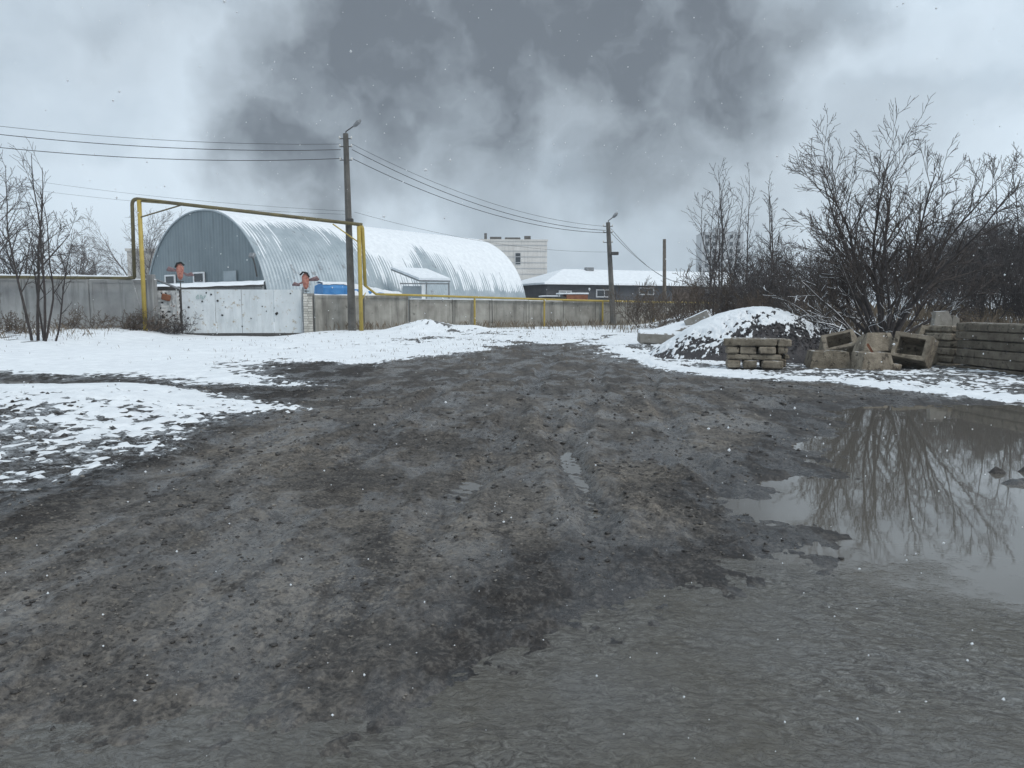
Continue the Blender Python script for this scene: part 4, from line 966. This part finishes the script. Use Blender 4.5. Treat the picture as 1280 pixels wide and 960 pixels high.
# dry grass: one uncountable mass
rg = random.Random(15); mb = MB()
def tuft(x, y, n, h, spread=.22):
    z = gz(x, y)
    for _ in range(n):
        bx, by = x + rg.gauss(0, spread), y + rg.gauss(0, spread); a = rg.random() * 6.283; hh_ = h * rg.uniform(.4, 1.1); l_ = hh_ * rg.uniform(.1, .6)
        cx_, cy_ = math.cos(a), math.sin(a); wd = .007
        mb.add([(bx - cy_ * wd, by + cx_ * wd, z), (bx + cy_ * wd, by - cx_ * wd, z), (bx + cx_ * l_ * .35 + cy_ * wd * .7, by + cy_ * l_ * .35 - cx_ * wd * .7, z + hh_ * .6), (bx + cx_ * l_, by + cy_ * l_, z + hh_)], [(0, 1, 2), (0, 2, 3)])
for t_ in np.linspace(.03, 1.2, 70): q = fp(float(t_), 0, rg.uniform(.15, .9)); tuft(q.x, q.y, rg.randint(3, 22), .5)
for _ in range(26): tuft(rg.uniform(2, 10), rg.uniform(33, 42), rg.randint(8, 18), .42, .3)
for _ in range(60): tuft(rg.uniform(-26, -17), rg.uniform(30, 36.8), rg.randint(4, 16), .35, .3)
for _ in range(300): tuft(rg.uniform(7.5, 24), rg.uniform(26.5, 34), rg.randint(12, 30), .62, .35)
for _ in range(420):
    x_, y_ = rg.uniform(-24, 2), rg.uniform(21, 37)
    if abs(x_ + 13.5) > 3.5 or rg.random() < .2: tuft(x_, y_, rg.randint(2, 6), .13, .18)
for _ in range(20): tuft(rg.uniform(-1, 6), rg.uniform(38, 46), 12, .5, .3)
tag(mb.build('dry_grass', 'dry_grass'), 'dry brown grass poking through snow along fence and bank', None, kind='stuff')

# ------------------------------------------------------------------ coal heap
hx, hy, hr, hh0 = 7.85, 24.6, 2.75, 1.46
gx = np.linspace(-4.8, 3.6, 260); gy = np.linspace(-3.2, 3.4, 190); HX, HY = np.meshgrid(gx + hx, gy + hy)
qx = HX - hx; qy = HY - hy
r_ = np.sqrt((qx / np.where(qx < 0, 3.5, 3.2)) ** 2 + (qy / 2.7) ** 2) + .10 * (fbm(HX * .8, HY * .8, 15, 3) - .5)
hz = hh0 * np.clip(1 - .75 * r_ ** 2.0 - .25 * sstep(0, 1, r_), 0, 1)
lump = .26 * (fbm(HX * 2.6, HY * 2.6, 16, 5, .6) - .5) * sstep(.02, .3, hz)
T0 = terrain(HX, HY); HZ = T0 - .06 + hz * 1.06 + lump
kk = (hz > .004); kq = kk[:-1, :-1] | kk[1:, 1:]
heap = thing('coal_heap', 'dark heap of slag half covered with snow behind the block stack', 'heap', (hx, hy, gz(hx, hy)))
hl = heap.location
link(grid_mesh('heap_body', HX - hl.x, HY - hl.y, HZ - hl.z, kq, 'coal', None, False), heap)
snow_bias = (hz - 1.12 + .14 * np.clip(qy, -2, 2)) * 1.15 + .5 * np.clip(-qx - .6, 0, 2.0)  # snow lies more on the crown and the left flank
Dn = .10 * (snow_bias + .42 - 3.0 * (.3 * fbm(HX * 1.2, HY * 1.2, 17, 3) + .7 * fbm(HX * 8, HY * 8, 18, 3, .8) - .5) - .1)
Dn = np.clip(Dn, -.2, .06)
SZ2 = HZ - lump * np.clip(Dn * 14, 0, .75) + Dn; tk = (Dn > -.012) & (hz > .03); kq = tk[:-1, :-1] | tk[1:, 1:]
link(grid_mesh('heap_snow', HX - hl.x, HY - hl.y, SZ2 - hl.z, kq, 'snow'), heap)
rg = random.Random(8); m_ = MB()
for _ in range(1100):
    a = rg.random() * 6.283; rr = rg.uniform(.3, 1.0); x_ = math.cos(a) * rr * (3.0 if math.cos(a) < 0 else 2.3); y_ = -abs(math.sin(a)) * rr * 2.3
    i = int(np.argmin(abs(gx - x_))); j = int(np.argmin(abs(gy - y_))); s_ = rg.uniform(.02, .07)
    if Dn[j, i] > -.004: continue
    m_.box((HX[j, i] - hl.x, HY[j, i] - hl.y, HZ[j, i] - hl.z + s_ * .2), (s_ * 1.4, s_, s_ * .8), (rg.random() * 3, rg.random() * 3, rg.random() * 3), rg, s_ * .15)
tag(m_.build('loose_lumps', 'coal', heap), kind='stuff')

# ------------------------------------------------------------------ stacked concrete blocks in front of the heap
rg = random.Random(31)
gS = 'concrete blocks piled before the slag heap'
bx0 = P(945, 462, 20.0); sz0 = gz(bx0.x, bx0.y)
sang = R(-14)
def sblock(cx_, cy_, z, size, rz, label, ch=.02, mt='block_concrete', name='concrete_block', group=gS, tilt=(0, 0)):
    m_ = MB(); m_.cbox((0, 0, 0), size, ch, None, rg, .008); o = m_.build(name, mt)
    q = Matrix.Rotation(sang, 3, 'Z') @ Vector((cx_, cy_, 0)); o.location = (bx0.x + q.x, bx0.y + q.y, z); o.rotation_euler = (tilt[0], tilt[1], sang + rz)
    return tag(o, label, 'block', group)
z = sz0 + .03
lay = [  # (x, y, length, depth, rz, label)
 [(-.58, .05, .34, .75, .03, 'leftmost block of the bottom layer in the small block stack'), (-.17, .0, .34, .8, -.03, 'middle block of the bottom layer in the small block stack'), (.37, -.02, .52, .8, .02, 'wide right block of the bottom layer in the small block stack'), (.5, .55, .55, .3, 0, 'rear block of the bottom layer in the small block stack')],
 [(-.08, -.12, 1.34, .36, .0, 'long flat slab on the second layer of the block stack'), (.02, .35, 1.3, .5, .01, 'rear slab on the second layer of the block stack'), (.72, .1, .14, .5, .08, 'narrow end piece right on the second layer of the stack')],
 [(-.62, -.08, .32, .5, .05, 'short left block on the third layer of the stack'), (-.22, -.05, .40, .5, -.02, 'middle block on the third layer of the stack'), (.24, -.12, .42, .45, .01, 'right front block on the third layer of the stack'), (.1, .42, 1.2, .36, 0, 'rear block on the third layer of the stack'), (.62, .05, .24, .6, .04, 'rough right end block on the third layer of the stack')],
 [(-.18, -.1, 1.30, .46, .01, 'long top slab at the front of the block stack'), (.06, .40, 1.42, .50, -.02, 'long top slab at the rear of the block stack')]]
hs = (.22, .155, .19, .20)
for li, L_ in enumerate(lay):
    for (cx_, cy_, ln, dp, rz, lb) in L_: sblock(cx_, cy_, z + hs[li] / 2, (ln, dp, hs[li] - .012), rz, lb)
    z += hs[li]
sblock(.66, -.02, z - .10, (.34, .5, .19), .03, 'chipped right end block on the top layer of the stack')

# broken trapezoid troughs of concrete
def trough(label, u, v, d, wb_, wt, h, dp, rz, rot=(0, 0), cav=.6, z_off=0., wall=.11):
    q = P(u, v, d); q.z = gz(q.x, q.y) + z_off
    m_ = MB(); a, b_ = wb_ / 2, wt / 2; y0, y1 = -dp / 2, dp / 2; k = .78
    out_b = [(-a, y0, 0), (a, y0, 0), (a, y1, 0), (-a, y1, 0)]; out_t = [(-b_, y0 * k, h), (b_, y0 * k, h), (b_, y1 * k, h), (-b_, y1 * k, h)]
    ib = b_ - wall; in_t = [(-ib, y0 * k + wall, h), (ib, y0 * k + wall, h), (ib, y1 * k - wall, h), (-ib, y1 * k - wall, h)]; zc = h * (1 - cav)
    in_b = [(-ib * .9, (y0 * k + wall) * .9, zc), (ib * .9, (y0 * k + wall) * .9, zc), (ib * .9, (y1 * k - wall) * .9, zc), (-ib * .9, (y1 * k - wall) * .9, zc)]
    vs = [Vector(p_) + Vector([rg.uniform(-.02, .02) for _ in range(3)]) for p_ in out_b + out_t + in_t + in_b]
    F = [(3, 2, 1, 0)]
    for i in range(4):
        j = (i + 1) % 4; F += [(i, j, 4 + j, 4 + i), (4 + i, 4 + j, 8 + j, 8 + i), (8 + i, 8 + j, 12 + j, 12 + i)]
    F.append((12, 13, 14, 15)); m_.add(vs, F)
    o = m_.build('concrete_trough', 'block_concrete'); o.location = q; o.rotation_euler = (rot[0], rot[1], rz)
    md = o.modifiers.new('bevel', 'BEVEL'); md.width = .018; md.segments = 2
    return tag(o, label, 'trough')
trough('low wide concrete trough half buried in snow beside the heap', 1033, 463, 20.1, 1.05, .85, .46, .9, R(-8), z_off=-.03)
trough('concrete trough with a slot in its front below the tree', 1088, 467, 19.5, .92, .70, .44, .7, R(6), z_off=-.0)
trough('upper concrete trough leaning on the slotted one below the tree', 1093, 458, 20.3, .95, .62, .5, .7, R(4), (R(-12), 0), z_off=.36)
trough('concrete trough tipped on its side showing its dark cavity', 1143, 452, 20.3, .95, .85, .78, .85, R(-38), (R(72), R(8)), cav=.85, z_off=.36)
trough('rear concrete trough tipped back behind the slotted pair', 1052, 450, 21.4, 1.1, .85, .6, .9, R(-20), (R(38), R(-14)), cav=.8, z_off=.25)
trough('dark broken concrete trough lying on the rubble behind the tipped one', 1166, 446, 21.8, 1.2, .9, .6, .9, R(-30), (R(50), R(12)), cav=.75, z_off=.35)
def loose(label, u, v, d, size, rot, z_off=0, mt='block_concrete', name='concrete_block', group=None):
    q = P(u, v, d); q.z = gz(q.x, q.y) + size[2] / 2 + z_off; m_ = MB(); m_.cbox((0, 0, 0), size, .025, None, rg, .02); o = m_.build(name, mt); o.location = q; o.rotation_euler = tuple(R(a) for a in rot)
    return tag(o, label, 'block', group)
loose('flat concrete block lying behind the tipped trough', 1163, 462, 21.4, (1.0, .6, .38), (0, 0, 10))
loose('steel bar lying across the slotted trough', 1090, 448, 19.55, (.05, .5, .04), (50, 10, 35), .42, 'rust', 'steel_bar')
loose('small rubble block before the tipped trough', 1118, 467, 19.4, (.28, .2, .16), (10, 6, 40))

# beams stacked at the right edge, and the column of beam ends beside them
bA, bB = Vector((11.68, 20.35, 0)), Vector((12.25, 13.6, 0)); bd = (bB - bA); bang = math.atan2(bd.y, bd.x); bl_ = bd.length
zb0 = min(gz(11.7, 20), gz(12.2, 15)) - .12
nms = ('bottom', 'second', 'third', 'fourth', 'fifth', 'top')
for k in range(6):
    m_ = MB(); m_.cbox((0, 0, 0), (bl_ + rg.uniform(-.12, .12), .55, .205), .018, None, rg, .006); o = m_.build('concrete_beam', 'beam_concrete')
    c_ = bA + bd * .5; o.location = (c_.x + .30 + rg.uniform(-.03, .02), c_.y + rg.uniform(-.05, .05), zb0 + .11 + k * .221); o.rotation_euler = (rg.uniform(-.01, .01), rg.uniform(-.004, .004), bang)
    tag(o, nms[k] + ' long concrete beam of the stack at the right edge', 'beam', 'concrete beams stacked at right')
for k in range(6):
    m_ = MB(); m_.cbox((0, 0, 0), (.44 + rg.uniform(-.03, .03), 1.2, .195), .03, None, rg, .012); o = m_.build('concrete_beam', 'block_concrete')
    o.location = (P(1186, 440, 20.9).x + rg.uniform(-.04, .04) + .02, 21.2, zb0 + .12 + k * .2); o.rotation_euler = (0, 0, R(4) + rg.uniform(-.05, .05))
    tag(o, nms[k] + ' short beam end in the column left of the long beams', 'beam', 'short beam ends in a column')
m_ = MB(); m_.hexa([(-.42, -.1, 0), (.32, -.1, 0), (.32, .1, 0), (-.42, .1, 0), (-.35, -.1, .6), (-.02, -.1, .62), (-.02, .1, .62), (-.35, .1, .6)]); m_.hexa([(.10, -.11, 0), (.33, -.11, 0), (.33, .11, 0), (.10, .11, 0), (.13, -.11, .5), (.3, -.11, .42), (.3, .11, .42), (.13, .11, .5)])
o = m_.build('notched_block', 'slab_concrete'); q = P(1188, 440, 21.5); o.location = (q.x - .02, 21.75, zb0 + 1.0); tag(o, 'grey notched concrete block standing on the beam-end column', 'block')
# snow-covered slabs left of the heap
for (lb, u, v, d, size, rot, zo) in (('long snow-covered slab tilted against the bushes left of heap', 849, 414, 28.6, (2.3, 1.0, .30), (8, -15, 10), .42), ('low snow-covered slab lying left of the heap', 836, 420, 27.6, (2.2, 1.1, .42), (3, 3, -6), .04), ('upright broken slab leaning between slabs and heap', 878, 415, 28.2, (.95, .35, 1.15), (-14, -26, -20), .05)):
    loose(lb, u, v, d, size, rot, zo, 'slab_concrete', 'concrete_slab')

# ------------------------------------------------------------------ falling snow
rgn = np.random.default_rng(3); n = 1900
fy = 1.6 * (26 / 1.6) ** (rgn.random(n) ** .8); fx = (rgn.random(n) * 2 - 1) * (fy * .85 + .5); fz_ = rgn.random(n) * (fy * .55 + 1.7) - .02 * 0
ok = fz_ > terrain(fx, fy) + .1; fx, fy, fz_ = fx[ok], fy[ok], fz_[ok]; n = len(fx)
bv = np.array([(1, 0, 0), (0, 1, 0), (-1, 0, 0), (0, -1, 0), (0, 0, 1), (0, 0, -1)], float); bf = np.array([(0, 1, 4), (1, 2, 4), (2, 3, 4), (3, 0, 4), (1, 0, 5), (2, 1, 5), (3, 2, 5), (0, 3, 5)])
sz_ = rgn.uniform(.002, .0058, n) * np.clip(fy / 6, .75, 1.6)
V = bv[None] * sz_[:, None, None] * rgn.uniform(.6, 1.4, (n, 6, 1)) + np.stack([fx, fy, fz_], -1)[:, None, :]
F = (bf[None] + (np.arange(n) * 6)[:, None, None]).reshape(-1, 3)
me = bpy.data.meshes.new('falling_snow'); me.from_pydata(V.reshape(-1, 3).tolist(), [], F.tolist()); me.materials.append(M['flake'])
tag(link(bpy.data.objects.new('falling_snow', me)), 'sparse snowflakes drifting down over the yard', None, kind='stuff')

# ------------------------------------------------------------------ snowy air
hm = bpy.data.materials.new('haze'); hm.use_nodes = True; M['haze'] = hm; t = NT(hm.node_tree); t.n.clear()
pv = t.node('ShaderNodeVolumePrincipled', ins={'Color': (.86, .91, .96, 1), 'Density': .0008, 'Anisotropy': .3})
t.l.new(pv.outputs[0], t.node('ShaderNodeOutputMaterial').inputs['Volume'])
mb = MB(); mb.box((0, 250, 18.5), (1640, 1000, 41)); tag(mb.build('haze', 'haze'), 'thin snowy air over the whole yard', None, kind='stuff')
